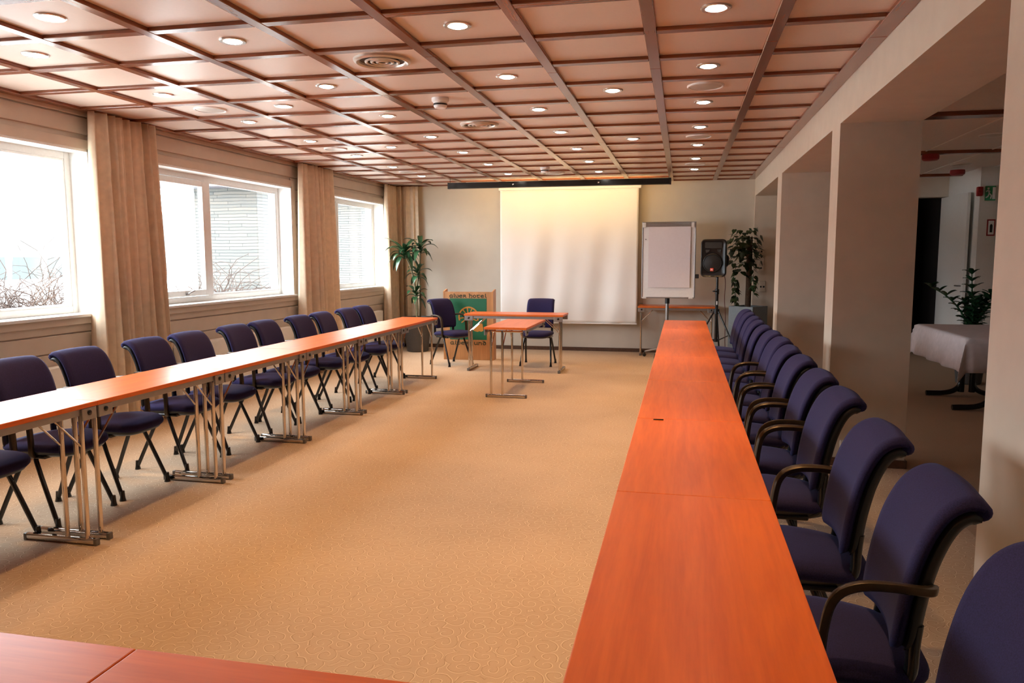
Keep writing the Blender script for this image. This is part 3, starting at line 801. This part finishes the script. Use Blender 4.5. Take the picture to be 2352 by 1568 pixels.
t = thing('light_trough', 'long black light trough hung from the ceiling in front of the screen', 'lamp', (-1.765, 10.95, 0))
hl = 1.58
m = MB()
m.prism([(-.045, 2.436), (-.030, 2.430), (.010, 2.430), (.010, 2.436), (-.036, 2.442), (-.036, 2.508), (.078, 2.508), (.078, 2.515), (-.045, 2.515)], 'x', -hl, hl); m.build('trough_body', M['blackmetal'], t, 30)
for s_ in (-1, 1):
    m = MB(); m.prism([(-.048, 2.428), (.014, 2.428), (.080, 2.505), (.080, 2.518), (-.048, 2.518)], 'x', s_*hl-.012, s_*hl+.012); m.build('end_cap', M['black'], t)
    m = MB(); m.tube([(s_*(hl-.02), -.02, 2.51), (s_*(hl-.02), -.02, ZP)], .004, 6); m.build('hanger_wire', M['blackmetal'], t)
m = MB(); m.tube([(-hl+.25, -.010, 2.462), (hl-.20, -.010, 2.462)], .011, 10); m.build('lamp_tube', M['tube'], t)
for x in (-.62, .60):
    m = MB(); m.lathe([(.012, 0), (.012, .004), (.001, .006)], 12, M4=Matrix.Translation((x, -.044, 2.475)) @ Euler((PI/2, 0, 0)).to_matrix().to_4x4()); m.build('rivet', M['chrome'], t)
la = bpy.data.lights.new('trough_lamp', 'AREA'); la.shape = 'RECTANGLE'; la.size = 2*hl-.5; la.size_y = .03; la.energy = 12; la.color = (1, .62, .24)
lo = bpy.data.objects.new('trough_lamp', la); COL.objects.link(lo); lo.parent = t; lo.location = (.025, .006, 2.464); lo.rotation_euler = (math.radians(96), 0, 0)

# ---- lectern with lettering
GLY = {  # uncial strokes on a unit box, polylines
 'a': [[(.62, .66), (.30, .70), (.08, .42), (.20, .05), (.48, .05), (.62, .30)], [(.62, .70), (.62, .12), (.78, 0)]],
 'l': [[(.22, 1.0), (.22, .18), (.38, 0)]],
 'v': [[(.06, .70), (.20, .12), (.42, .0), (.64, .18), (.66, .52), (.52, .70)]],
 'u': [[(.10, .70), (.10, .22), (.30, .0), (.55, .10), (.62, .25)], [(.62, .70), (.62, .12), (.78, 0)]],
 'e': [[(.08, .36), (.62, .40), (.56, .64), (.34, .70), (.12, .50), (.10, .22), (.32, 0), (.64, .08)]],
 'r': [[(.12, .70), (.12, 0)], [(.12, .66), (.46, .70), (.56, .52), (.40, .36), (.14, .34)], [(.36, .34), (.70, .0)]],
 'h': [[(.02, .98), (.14, 1.0), (.14, 0)], [(.14, .52), (.38, .70), (.62, .56), (.64, .10), (.52, -.06)]],
 'o': [[(.36, .70), (.12, .52), (.12, .16), (.36, 0), (.62, .16), (.62, .52), (.36, .70)]],
 't': [[(.02, .68), (.70, .68)], [(.40, .68), (.14, .44), (.16, .10), (.40, 0), (.60, .10)]],
 's': [[(.58, .62), (.34, .70), (.14, .58), (.22, .40), (.50, .30), (.56, .12), (.34, 0), (.08, .06)]],
 'n': [[(.12, .70), (.12, 0)], [(.12, .50), (.36, .70), (.60, .56), (.62, 0)]],
 'd': [[(.60, .50), (.36, .68), (.10, .44), (.16, .08), (.40, 0), (.62, .20), (.60, .60), (.40, .86), (.10, .96)]],
 'J': [[(.55, 1), (.55, .2), (.35, 0), (.1, .1)]], 'B': [[(.15, 0), (.15, 1), (.5, .95), (.55, .7), (.15, .52), (.6, .4), (.55, .05), (.15, 0)]], 'L': [[(.15, 1), (.15, 0), (.6, 0)]],
}
def lettering(mb, text, x0, x1, zb, h, yf, th=.010, adv=None):
    wid = {'l': .46}
    tot = sum(.45 if ch == ' ' else wid.get(ch, .82) for ch in text); k = (x1-x0)/tot; x = x0
    for ch in text:
        if ch != ' ':
            for st in GLY[ch]:
                pts = [(x+p[0]*k, zb+p[1]*h) for p in st]
                for (ax, az), (bx, bz) in zip(pts, pts[1:]):
                    d = math.hypot(bx-ax, bz-az); a = math.atan2(bz-az, bx-ax)
                    M4 = Matrix.Translation(((ax+bx)/2, yf, (az+bz)/2)) @ Matrix.Rotation(-a, 4, 'Y')
                    mb.box(-d/2-th*.4, d/2+th*.4, -.0015, .0015, -th/2, th/2, M4=M4)
        x += (.45 if ch == ' ' else wid.get(ch, .82))*k
t = thing('lectern', 'beech lectern with green emblem panel and uncial lettering', 'lectern', (-2.925, 10.42, 0), math.radians(1))
HW, LH = .362, .965
m = MB(); m.box(-HW+.018, HW-.018, 0, .018, 0, LH-.004); m.build('front_panel', M['beech'], t)
for s_ in (-1, 1):
    m = MB(); x = s_*(HW-.009)
    m.prism([(-.004, 0), (.17, 0), (.17, LH+.028), (.13, LH+.028), (-.004, LH)], 'x', x-.009, x+.009); m.build('side_panel', M['beech'], t)
m = MB(); m.box(-HW+.018, HW-.018, .018, .165, LH-.06, LH-.04); m.build('reading_shelf', M['beech'], t)
gx0, gx1 = -HW+.13*2*HW, -HW+.868*2*HW; gz1, gz0 = LH*(1-.100), LH*(1-.702)
m = MB(); m.box(gx0, gx1, -.003, .001, gz0, gz1); m.build('green_panel', M['green'], t)
ex, ez, er = -HW+.508*2*HW, LH*(1-.372), .205*2*HW
def ringflat(mb, cx, cz, r0, r1, a0, a1, y0=-.006, y1=-.002, n=40):
    pts0 = [(cx+r0*math.cos(a0+(a1-a0)*i/n), cz+r0*math.sin(a0+(a1-a0)*i/n)) for i in range(n+1)]
    pts1 = [(cx+r1*math.cos(a0+(a1-a0)*i/n), cz+r1*math.sin(a0+(a1-a0)*i/n)) for i in range(n+1)]
    for i in range(n): mb.prism([pts0[i], pts0[i+1], pts1[i+1], pts1[i]], 'y', y0, y1)
m = MB(); ringflat(m, ex, ez, er*.86, er, -.35, PI+.35); m.build('emblem_wheel', M['orange'], t)
for k in range(12):
    a = 2*PI*k/12+.13
    if math.sin(a) < -.72: continue
    m = MB()
    M4 = Matrix.Translation((ex, 0, ez)) @ Matrix.Rotation(-a, 4, 'Y')
    m.box(er*.30, er*.88, -.006, -.002, -er*.050, er*.050, M4=M4); m.build('emblem_spoke', M['orange'], t)
m = MB(); m.prism([(ex+.07*er/.15, ez-.19), (ex+.10, ez-.135), (ex+.135, ez-.10), (ex+.20, ez-.085), (ex+.215, ez-.19), (ex+.18, ez-.205), (ex+.16, ez-.195), (ex+.13, ez-.207), (ex+.10, ez-.20)], 'y', -.006, -.002); m.build('emblem_figure', M['orange'], t)
m = MB(); lettering(m, 'alver hotel', gx0-.005, gx1, LH*(1-.088), .052, -.001, .010); m.build('lettering_top', M['ltext'], t)
m = MB(); lettering(m, 'alversund', gx0+.0, gx1+.0, LH*(1-.775), .052, -.001, .010); m.build('lettering_bottom', M['ltext'], t)

# ---- flip chart
t = thing('flip_chart', 'white flip chart easel with a blank paper pad', 'flip chart', (-.20, 11.22, 0), math.radians(0))
m = MB(); m.box(-.36, .375, -.012, .012, .865, 1.93, .006); m.build('board', M['white'], t)
m = MB()
for x0, x1, z0, z1 in ((-.366, -.350, .857, 1.936), (.365, .381, .857, 1.936), (-.35, .365, .857, .873), (-.35, .365, 1.920, 1.936)): m.box(x0, x1, -.018, .016, z0, z1, .003)
m.build('frame', M['alu'], t)
m = MB(); m.box(-.345, .345, -.042, -.014, 1.865, 1.922, .010); clamp = m.build('paper_clamp', M['alu'], t)
for s_ in (-1, 1):
    m = MB(); m.box(s_*.335-.022, s_*.335+.022, -.048, -.012, 1.855, 1.926, .006); m.build('clamp_end', M['greyframe'], clamp)
m = MB(); m.box(-.275, .305, -.034, -.024, 1.010, 1.872); m.build('paper_pad', M['paper'], t)
for s_ in (-1, 1):
    m = MB(); m.box(s_*.325-.03, s_*.325+.03, -.022, .015, .850, .874, .005); m.build('corner_foot', M['greyframe'], t)
m = MB(); m.lathe([(.010, 0), (.010, .012), (.001, .014)], 12, M4=Matrix.Translation((-.315, -.018, 1.69)) @ Euler((PI/2, 0, 0)).to_matrix().to_4x4()); m.build('magnet', M['alu'], t)
m = MB(); m.box(.38, .43, -.01, .03, 1.14, 1.20, .008); m.build('side_knob', M['rubber'], t)
m = MB(); m.tube([(0, .03, .10), (0, .03, .95)], .024, 14); post = m.build('post', M['alu'], t)
m = MB(); m.tube([(0, .03, .78), (0, .03, .88)], .033, 14); m.build('height_collar', M['black'], post)
for k in range(5):
    a = math.radians(170+72*k); ca, sa = math.cos(a), math.sin(a)
    m = MB(); m.tube([(0, .03, .135), (.16*ca, .03+.16*sa, .115), (.31*ca, .03+.31*sa, .075)], [.022, .02, .016, .014], 10, 1); leg = m.build('base_leg', M['alu'], t)
    m = MB(); m.lathe([(.001, -.014), (.018, -.014), (.026, -.006), (.026, .006), (.018, .014), (.001, .014)], 16, M4=Matrix.Translation((.32*ca, .03+.32*sa, .027)) @ Euler((PI/2, 0, a+.6)).to_matrix().to_4x4())
    m.tube([(.32*ca, .03+.32*sa, .045), (.31*ca, .03+.31*sa, .085)], .012, 8); m.build('castor', M['rubber'], leg)

# ---- loudspeaker on its tripod
SX, SY = .475, 11.0
t = thing('speaker_stand', 'black tripod stand carrying the loudspeaker', 'speaker stand', (SX, SY, 0))
m = MB(); m.tube([(0, 0, .30), (0, 0, .98)], .021, 14); m.build('lower_pole', M['blackmetal'], t)
m = MB(); m.tube([(0, 0, .95), (0, 0, 1.168)], .016, 14); m.build('upper_pole', M['blackmetal'], t)
m = MB(); m.tube([(0, 0, .93), (0, 0, 1.00)], .028, 14); col_ = m.build('collar', M['black'], t)
m = MB(); m.tube([(0, -.02, .965), (-.035, -.045, .970)], .006, 8); m.lathe([(.001, 0), (.018, .004), (.018, .016), (.001, .02)], 10, c=(-.045, -.05, .962)); m.build('clamp_knob', M['rubber'], col_)
m = MB(); m.tube([(0, 0, .66), (0, 0, .725)], .040, 16); m.build('leg_hub', M['black'], t)
m = MB(); m.tube([(0, 0, .27), (0, 0, .31)], .032, 14); m.build('slide_hub', M['black'], t)
for k in range(3):
    a = math.radians(200+120*k); ca, sa = math.cos(a), math.sin(a)
    m = MB(); m.tube([(.035*ca, .035*sa, .69), (.42*ca, .42*sa, .03)], .0115, 10); leg = m.build('leg', M['blackmetal'], t)
    m = MB(); m.tube([(.405*ca, .405*sa, .055), (.428*ca, .428*sa, .012)], .0165, 10); m.build('rubber_foot', M['rubber'], leg)
    m = MB(); m.tube([(.028*ca, .028*sa, .29), (.215*ca, .215*sa, .375)], .008, 8); m.build('strut', M['blackmetal'], t)
m = MB(); m.box(-.008, .008, -.0235, -.0205, .785, .835); m.build('stand_label', M['white'], t)
t = thing('loudspeaker', 'black loudspeaker with a small red badge on the tripod stand', 'loudspeaker', (SX-.045, SY-.02, 1.165), math.radians(-8))
def rrect(w_, h_, r_, n_=6, taper=0):
    pts = []
    for cx_, cz_, a0 in ((w_-r_, h_-r_, 0), (-w_+r_, h_-r_, PI/2), (-w_+r_, -h_+r_, PI), (w_-r_, -h_+r_, 3*PI/2)):
        for i in range(n_+1):
            a = a0+PI/2*i/n_; pts.append((cx_+r_*math.cos(a), cz_+r_*math.sin(a)))
    return pts
def rrings(spec, zc):
    return [[Vector((p[0]*1.0+dx, y, zc+p[1])) for p in rrect(w_, h_, r_)] for y, w_, h_, r_, dx in spec]
m = MB(); m.rings(rrings([(-.160, .135, .225, .045, 0), (-.175, .155, .245, .05, 0), (-.165, .166, .255, .055, 0), (-.06, .168, .256, .055, 0), (.06, .150, .235, .06, 0), (.15, .105, .18, .06, 0), (.17, .085, .15, .05, 0)], .26)); m.build('cabinet', M['black'], t, 40)
m = MB(); m.rings(rrings([(-.178, .112, .040, .012, 0), (-.172, .100, .032, .010, 0)], .435)); m.build('horn', M['rubber'], t)
for s_ in (-1, 1):
    m = MB(); m.prism([(s_*.105, .375), (s_*.045, .375), (s_*.060, .345), (s_*.095, .33)], 'y', -.179, -.170); m.build('bass_port', M['rubber'], t)
m = MB(); m.lathe([(.121, 0), (.127, .008), (.118, .012), (.112, .004), (.06, .012), (.001, .016)], 32, M4=Matrix.Translation((-.01, -.173, .195)) @ Euler((PI/2, 0, 0)).to_matrix().to_4x4()); m.build('woofer_grille', M['shell'], t)
m = MB(); m.box(-.035, .010, -.196, -.186, .085, .125, .005); bd = m.build('badge', M['badge'], t)
m = MB(); lettering(m, 'JBL', -.030, .007, .097, .016, -.1965, .003); m.build('badge_lettering', M['white'], bd)
m = MB(); m.tube([(.10, .10, .26), (.16, .13, .30), (.165, .13, .18), (.12, .10, .13)], .022, 10, 2); m.build('side_handle', M['black'], t)
m = MB(); m.tube([(.10, .15, .10), (.145, .14, -.05), (.13, .14, -.30), (.155, .15, -.55), (.15, .16, -.9), (.17, .18, -1.14)], .0055, 8, 2); m.build('power_cable', M['cable'], t)

# ------------------------------------------------------------------ plants
def strap_leaf(mb, base, yaw, length, width, rise, droop, twist=0, n=9):
    b0 = Vector(base); d = Vector((math.cos(yaw), math.sin(yaw), 0)); s_ = Vector((-math.sin(yaw), math.cos(yaw), 0))
    rows = []
    for i in range(n+1):
        q = i/n
        p = b0+d*length*q*(1-.25*q*droop)+Vector((0, 0, length*(rise*q-droop*q*q)))
        w_ = width*(math.sin(PI*min(1, q*.92+.08))**.7)*.5
        rows.append((p-s_*w_+Vector((0, 0, .012*w_/.02*.4)), p+Vector((0, 0, -.004)), p+s_*w_+Vector((0, 0, .012*w_/.02*.4))))
    V = [[mb.bm.verts.new(c_) for c_ in r] for r in rows]
    for a, b_ in zip(V, V[1:]):
        for k in (0, 1): mb.bm.faces.new((a[k], a[k+1], b_[k+1], b_[k]))
def round_pot(r0, r1, h):
    m = MB(); m.lathe([(r0*.9, 0), (r0, .01), (r1, h-.03), (r1+.008, h-.02), (r1+.008, h), (r1-.012, h), (r1-.016, h-.05), (.001, h-.05)], 36); return m
t = thing('dracaena', 'tall dracaena with three canes in a dark pot by the corner curtain', 'potted plant', (-3.975, 11.26, 0))
round_pot(.165, .225, .53).build('pot', M['pot'], t)
m = MB(); m.lathe([(.205, .482), (.12, .495), (.001, .498)], 24); m.build('soil', M['soil'], t)
rnd = random.Random(21)
canes = [([(0, 0, .48), (-.02, .0, .75), (-.03, .0, 1.02), (-.07, -.02, 1.25), (-.185, -.03, 1.52)], 26, .36), ([(.035, .02, .48), (.05, .02, .85), (.035, .01, 1.15), (.06, .01, 1.42), (.065, .0, 1.60)], 15, .33),
         ([(.01, -.03, .48), (.02, -.03, .72), (-.005, -.03, .90)], 11, .24), ([(-.01, .01, .95), (.02, .0, 1.13), (.02, -.01, 1.22)], 12, .26)]
for pts, nl, ln_ in canes:
    m = MB(); m.tube(pts, [.015, .014, .012, .010], 10, 2); m.build('cane', M['cane'], t)
    tip = Vector(pts[-1]); m = MB()
    for k in range(nl):
        yaw = 2.399*k+rnd.uniform(-.3, .3); q = k/nl
        l = ln_*rnd.uniform(.75, 1.15)
        strap_leaf(m, tip+Vector((0, 0, -.10+.13*q)), yaw, l, .064+.022*rnd.random(), .45+.75*q*rnd.uniform(.7, 1.1), .62+.50*(1-q)*rnd.uniform(.6, 1.2))
    m.build('leaf_cluster', M['leaf'], t, 70)

th_ = math.radians(-36.6); s_ = .385
corner = Vector((.965, 11.12)); Rm = Matrix.Rotation(th_, 2)
cen = corner - Rm @ Vector((s_/2, -s_/2))
t = thing('climbing_plant', 'leafy climbing plant on a coir pole in a square planter beside the loudspeaker', 'potted plant', (cen.x, cen.y, 0), th_)
m = MB(); h_ = s_/2
m.box(-h_, h_, -h_, -h_+.02, 0, .75, .004); m.box(-h_, h_, h_-.02, h_, 0, .75, .004); m.box(-h_, -h_+.02, -h_+.02, h_-.02, 0, .75, .004); m.box(h_-.02, h_, -h_+.02, h_-.02, 0, .75, .004); m.box(-h_+.02, h_-.02, -h_+.02, h_-.02, 0, .03)
m.build('planter', M['potgrey'], t)
m = MB(); m.box(-h_+.02, h_-.02, -h_+.02, h_-.02, .68, .715); m.build('soil', M['soil'], t)
px_, py_ = -.02, .02
m = MB(); m.tube([(px_, py_, .70), (px_+.005, py_, 1.2), (px_, py_, 1.72)], .040, 14, 1); m.build('coir_pole', M['pole'], t)
def heart(mb, p, yaw, pitch, size):
    out = [(0, 0), (.30, .22), (.55, .42), (.85, .36), (1, .0), (.85, -.36), (.55, -.42), (.30, -.22)]
    h_ = [(-.09, .16), (-.10, .30), (.0, .42), (.16, .46), (.36, .42), (.58, .30), (.82, .14)]
    out = [(0, 0)]+h_+[(1.08, 0)]+[(a, -b_) for a, b_ in reversed(h_)]
    R_ = Euler((0, pitch, yaw)).to_matrix()
    vs = [mb.bm.verts.new(Vector(p)+R_ @ Vector((a*size, b_*size, -.18*size*abs(b_)))) for a, b_ in out]
    for k in range(1, len(vs)-1): mb.bm.faces.new((vs[0], vs[k], vs[k+1]))
rnd = random.Random(8); m = MB()
for k in range(210):
    z_ = rnd.triangular(1.18, 1.86, 1.6); a = rnd.uniform(0, 2*PI); r_ = rnd.uniform(.05, .24)*(1 if z_ > 1.2 else .7)
    p = (px_+r_*math.cos(a)-.05, py_+r_*math.sin(a)-.03, z_)
    heart(m, p, a+rnd.uniform(-.8, .8), rnd.uniform(.2, 1.4), rnd.uniform(.055, .095))
m.build('crown_foliage', M['leaf2'], t, 60)
m = MB()
for bx, by, z0, z1, nl in [(-.17, -.08, 1.3, .74, 30), (-.13, -.13, 1.1, .70, 16), (.11, -.05, 1.2, .92, 18)]:
    pts = [(bx+rnd.gauss(0, .012), by+rnd.gauss(0, .012), z0+(z1-z0)*i/5) for i in range(6)]
    m.tube(pts, .004, 6, 1)
    for k in range(nl):
        q = rnd.random(); a = rnd.uniform(0, 2*PI)
        heart(m, (bx+.035*math.cos(a), by+.035*math.sin(a), z0+(z1-z0)*q), a, rnd.uniform(.5, 1.4), rnd.uniform(.05, .085))
m.build('hanging_vine', M['leaf2'], t, 60)

# ------------------------------------------------------------------ wall fittings
t = thing('wall_socket', 'white wall socket low on the nearest pillar', 'socket', (1.150, 5.584, .127))
m = MB(); m.box(-.062, .062, -.012, .001, -.052, .052, .004); m.build('frame', M['whitewood'], t)
m = MB(); m.lathe([(.027, 0), (.027, .003), (.022, .003), (.019, -.006), (.001, -.006)], 20, M4=Matrix.Translation((0, -.012, 0)) @ Euler((PI/2, 0, 0)).to_matrix().to_4x4()); m.build('socket_insert', M['greyframe'], t)
t = thing('switch_panel', 'column of wall switches on the far pillar behind the climbing plant', 'light switch', (1.115, 11.74, 1.40))
for z_ in (.12, .04, -.04, -.12):
    m = MB(); m.box(-.040, .040, -.010, .001, z_-.037, z_+.037, .004); p_ = m.build('switch_plate', M['wallpaint'], t)  # plates toned down to wall beige, their shade put into the colour
    m = MB(); m.box(-.010, .010, -.015, -.009, z_-.012, z_+.012, .002); m.build('switch_button', M['black'], p_)
t = thing('double_socket', 'double wall socket below the switches on the far pillar', 'socket', (1.140, 11.74, 1.01))
m = MB(); m.box(-.045, .045, -.010, .001, -.075, .085, .004); m.build('frame', M['wallpaint'], t)
for x in (-.02, .02):
    m = MB(); m.lathe([(.013, 0), (.013, .003), (.001, .003)], 14, M4=Matrix.Translation((x, -.010, 0)) @ Euler((PI/2, 0, 0)).to_matrix().to_4x4()); m.build('socket_insert', M['black'], t)

# ------------------------------------------------------------------ corridor furnishings
o = bpy.data.objects.new('door_1', None); COL.objects.link(o); struct(o); o.location = (3.655, 12.36, 0); o.rotation_euler.z = math.radians(-89)
m = MB(); m.box(0, 1.02, -.02, .02, .01, 2.28, .004); m.build('door_leaf', M['door'], o)
m = MB(); m.tube([(.95, -.02, 1.05), (.95, -.06, 1.05), (.85, -.06, 1.05)], .010, 8, 1); m.build('door_handle', M['alu'], o)
t = thing('exit_sign', 'green exit sign with a running figure, in the corridor', 'sign', (3.83, 11.1, 2.245))
m = MB(); m.box(-.060, .060, -.025, .002, -.092, .092, .004); m.build('sign_box', M['sgreen'], t)
m = MB()
m.lathe([(.001, 0), (.013, 0), (.013, .002), (.001, .002)], 12, M4=Matrix.Translation((-.030, -.0255, .060)) @ Euler((PI/2, 0, 0)).to_matrix().to_4x4())
for (ax, az), (bx, bz) in [((-.03, .045), (-.018, .0)), ((-.018, 0), (.010, -.03)), ((.010, -.03), (.0, -.07)), ((-.018, 0), (-.03, -.04)), ((-.03, -.04), (-.055, -.055)), ((-.03, .04), (-.008, .018)), ((-.03, .04), (-.055, .02))]:
    d = math.hypot(bx-ax, bz-az); a = math.atan2(bz-az, bx-ax)
    m.box(-d/2, d/2, -.0015, .0015, -.007, .007, M4=Matrix.Translation(((ax+bx)/2, -.0265, (az+bz)/2)) @ Matrix.Rotation(-a, 4, 'Y'))
m.build('running_figure', M['white'], t)
m = MB(); m.box(.020, .055, -.028, -.024, -.075, .075); m.build('door_symbol', M['white'], t)
t = thing('alarm_box', 'red alarm box on the corridor wall left of the exit sign', 'alarm', (3.70, 11.1, 2.27))
m = MB(); m.box(-.035, .035, -.055, .002, -.06, .06, .012); m.build('alarm_body', M['sred'], t)
m = MB(); m.lathe([(.026, 0), (.024, .012), (.001, .016)], 16, M4=Matrix.Translation((0, -.055, 0)) @ Euler((PI/2, 0, 0)).to_matrix().to_4x4()); m.build('alarm_dome', M['sred'], t)
t = thing('fire_sign', 'red framed fire extinguisher sign on the corridor wall', 'sign', (3.865, 11.1, 1.81))
m = MB(); m.box(-.048, .048, -.006, .002, -.105, .105); m.build('red_border', M['sred'], t)
m = MB(); m.box(-.034, .034, -.008, -.005, -.088, .088); m.build('sign_field', M['white'], t)
m = MB(); m.prism([(-.014, -.06), (.014, -.06), (.016, .025), (.006, .045), (-.006, .045), (-.016, .025)], 'y', -.010, -.008); m.build('extinguisher_symbol', M['black'], t)
for (x, y), lab in (((2.62, 9.36), 'red round detector on the corridor ceiling, nearer one'), ((3.43, 11.08), 'red round detector on the corridor ceiling, farther one')):
    t = thing('red_detector', lab, 'smoke detector', (x, y, 2.546), 0, 'red corridor detectors')
    m = MB(); m.lathe([(.085, 0), (.088, -.025), (.085, -.052), (.070, -.064), (.001, -.068)], 26); m.build('detector_body', M['sred'], t)
for (x, y), lab in (((2.83, 8.22), 'flat round ceiling disc in the corridor, nearer one'), ((3.35, 10.7), 'flat round ceiling disc in the corridor, farther one')):
    dup(cs, (x, y, 2.58), 0, lab)
# table under a white cloth
TX0, TX1, TY0, TY1, TZ = 2.48, 3.30, 7.50, 9.05, .715
t = thing('corridor_table', 'dark-legged table under the white cloth in the corridor', 'table', ((TX0+TX1)/2, (TY0+TY1)/2, 0))
hx, hy = (TX1-TX0)/2, (TY1-TY0)/2
m = MB(); m.box(-hx+.01, hx-.01, -hy+.01, hy-.01, TZ-.03, TZ-.004); m.build('tabletop', M['beech'], t)
for s_ in (-1, 1):
    y = s_*.40
    m = MB(); m.tube([(-.05, y, .05), (-.05, y, TZ-.03)], .03, 12); m.tube([(.05, y, .05), (.05, y, TZ-.03)], .03, 12); m.build('pedestal', M['blackmetal'], t)
    for q in (-1, 1):
        m = MB(); m.tube([(q*.05, y, .22), (q*.06, y, .10), (q*.16, y, .035), (q*.38, y, .028)], .026, 10, 2); m.build('foot', M['blackmetal'], t)
def drape(x, y):
    """height and plan of the cloth at signed overhang distances"""
    return None
m = MB(); OV = .30; nx_, ny_ = 44, 60
def cloth(u, v):
    X = -hx-OV+(2*hx+2*OV)*u; Y_ = -hy-OV+(2*hy+2*OV)*v
    cx_ = max(-hx, min(hx, X)); cy_ = max(-hy, min(hy, Y_)); ox, oy = X-cx_, Y_-cy_
    d = math.hypot(ox, oy)
    if d < 1e-6: return Vector((X, Y_, TZ+.002))
    along = (cy_ if abs(ox) > abs(oy) else cx_)
    w_ = .018*math.sin(along*14+1)*min(1, d/OV)+.05*min(1, d/OV)
    k = max(abs(ox), abs(oy))
    corner_ = min(abs(ox), abs(oy))
    sx_, sy_ = (math.copysign(1, ox) if ox else 0), (math.copysign(1, oy) if oy else 0)
    drop = k+.35*corner_
    return Vector((cx_+sx_*(.006+w_*(.5 if corner_ else 1)*(abs(ox)/k)+.20*corner_), cy_+sy_*(.006+w_*(.5 if corner_ else 1)*(abs(oy)/k)+.20*corner_), TZ+.002-drop))
m.grid(cloth, nx_, ny_); o = m.build('tablecloth', M['tablecloth'], None, 70); o.location = ((TX0+TX1)/2, (TY0+TY1)/2, 0)
so_ = o.modifiers.new('thickness', 'SOLIDIFY'); so_.thickness = .002; so_.offset = 1
tag(o, 'white tablecloth draped over the corridor table', 'tablecloth')
# zz plant behind the table
t = thing('zz_plant', 'dark glossy potted plant behind the white tablecloth in the corridor', 'potted plant', (3.22, 9.62, 0))
round_pot(.13, .17, .42).build('pot', M['pot'], t)
m = MB(); m.lathe([(.15, .372), (.001, .38)], 20); m.build('soil', M['soil'], t)
rnd = random.Random(31)
for k, (yaw, ln_, lean, arc) in enumerate([(2.9, .92, .46, .55), (1.6, .90, .10, .1), (.3, .72, .30, .3), (-.6, .70, .35, .3), (-1.8, .62, .22, .2), (.9, .62, .2, .2), (-.1, .66, .22, .2), (2.2, .60, .18, .2)]):
    pts = []
    for i in range(11):
        q = i/10; pts.append((math.cos(yaw)*lean*q*q*ln_, math.sin(yaw)*lean*q*q*ln_, .38+ln_*(q-.42*arc*q**2.5)))
    m = MB(); m.tube(pts, [.013, .011, .009, .006], 8, 1); st = m.build('stalk', M['leaf'], t)
    m = MB()
    for i in range(4, 11):
        for sd_ in (-1, 1):
            strap_leaf(m, pts[i], yaw+sd_*rnd.uniform(.5, 1.2), rnd.uniform(.12, .16), .060, .75, .45, n=5)
            strap_leaf(m, pts[i], yaw+PI+sd_*rnd.uniform(.4, 1.1), rnd.uniform(.10, .13), .055, .9, .35, n=5)
    m.build('foliage', M['leaf'], st, 70)

# ------------------------------------------------------------------ daylight, camera, view
wd = bpy.data.worlds.new('overcast'); scene.world = wd; wd.use_nodes = True
nt = wd.node_tree
bg = nt.nodes['Background']
tc = N(nt, 'ShaderNodeTexCoord'); sp_ = N(nt, 'ShaderNodeSeparateXYZ'); L(nt, tc, 'Generated', sp_, 'Vector')
rr = ramp(nt, [(.0, (.84, .91, 1, 1)), (.5, (.93, .965, 1, 1))]); L(nt, sp_, 'Z', rr, 'Fac'); L(nt, rr, 'Color', bg, 'Color')
bg.inputs['Strength'].default_value = 19

cam = bpy.data.cameras.new('camera'); co = bpy.data.objects.new('camera', cam); COL.objects.link(co)
cam.sensor_fit = 'HORIZONTAL'; cam.sensor_width = 36; cam.lens = 1769.19/2352*36; cam.clip_start = .05; cam.clip_end = 400
yaw, pitch, roll = -.2168, -.108, -.0015
cy, sy, cp, spp = math.cos(yaw), math.sin(yaw), math.cos(pitch), math.sin(pitch)
fwd = Vector((sy*cp, cy*cp, spp)); right = Vector((cy, -sy, 0)); up = right.cross(fwd)
c_, s_ = math.cos(roll), math.sin(roll)
r2 = right*c_+up*s_; u2 = -right*s_+up*c_
Mx = Matrix((r2, u2, -fwd)).transposed().to_4x4(); Mx.translation = (0, 0, CH)
co.matrix_world = Mx
scene.camera = co
vs = scene.view_settings
scene.display_settings.display_device = 'sRGB'
vs.view_transform = 'Standard'; vs.look = 'None'; vs.gamma = 1; vs.use_curve_mapping = False
vs.exposure = 0.0
cy_ = scene.cycles
cy_.use_denoising = True; cy_.max_bounces = 8; cy_.diffuse_bounces = 5; cy_.glossy_bounces = 4; cy_.transparent_max_bounces = 8
cy_.sample_clamp_indirect = 30; cy_.use_light_tree = True; cy_.caustics_reflective = False; cy_.caustics_refractive = False
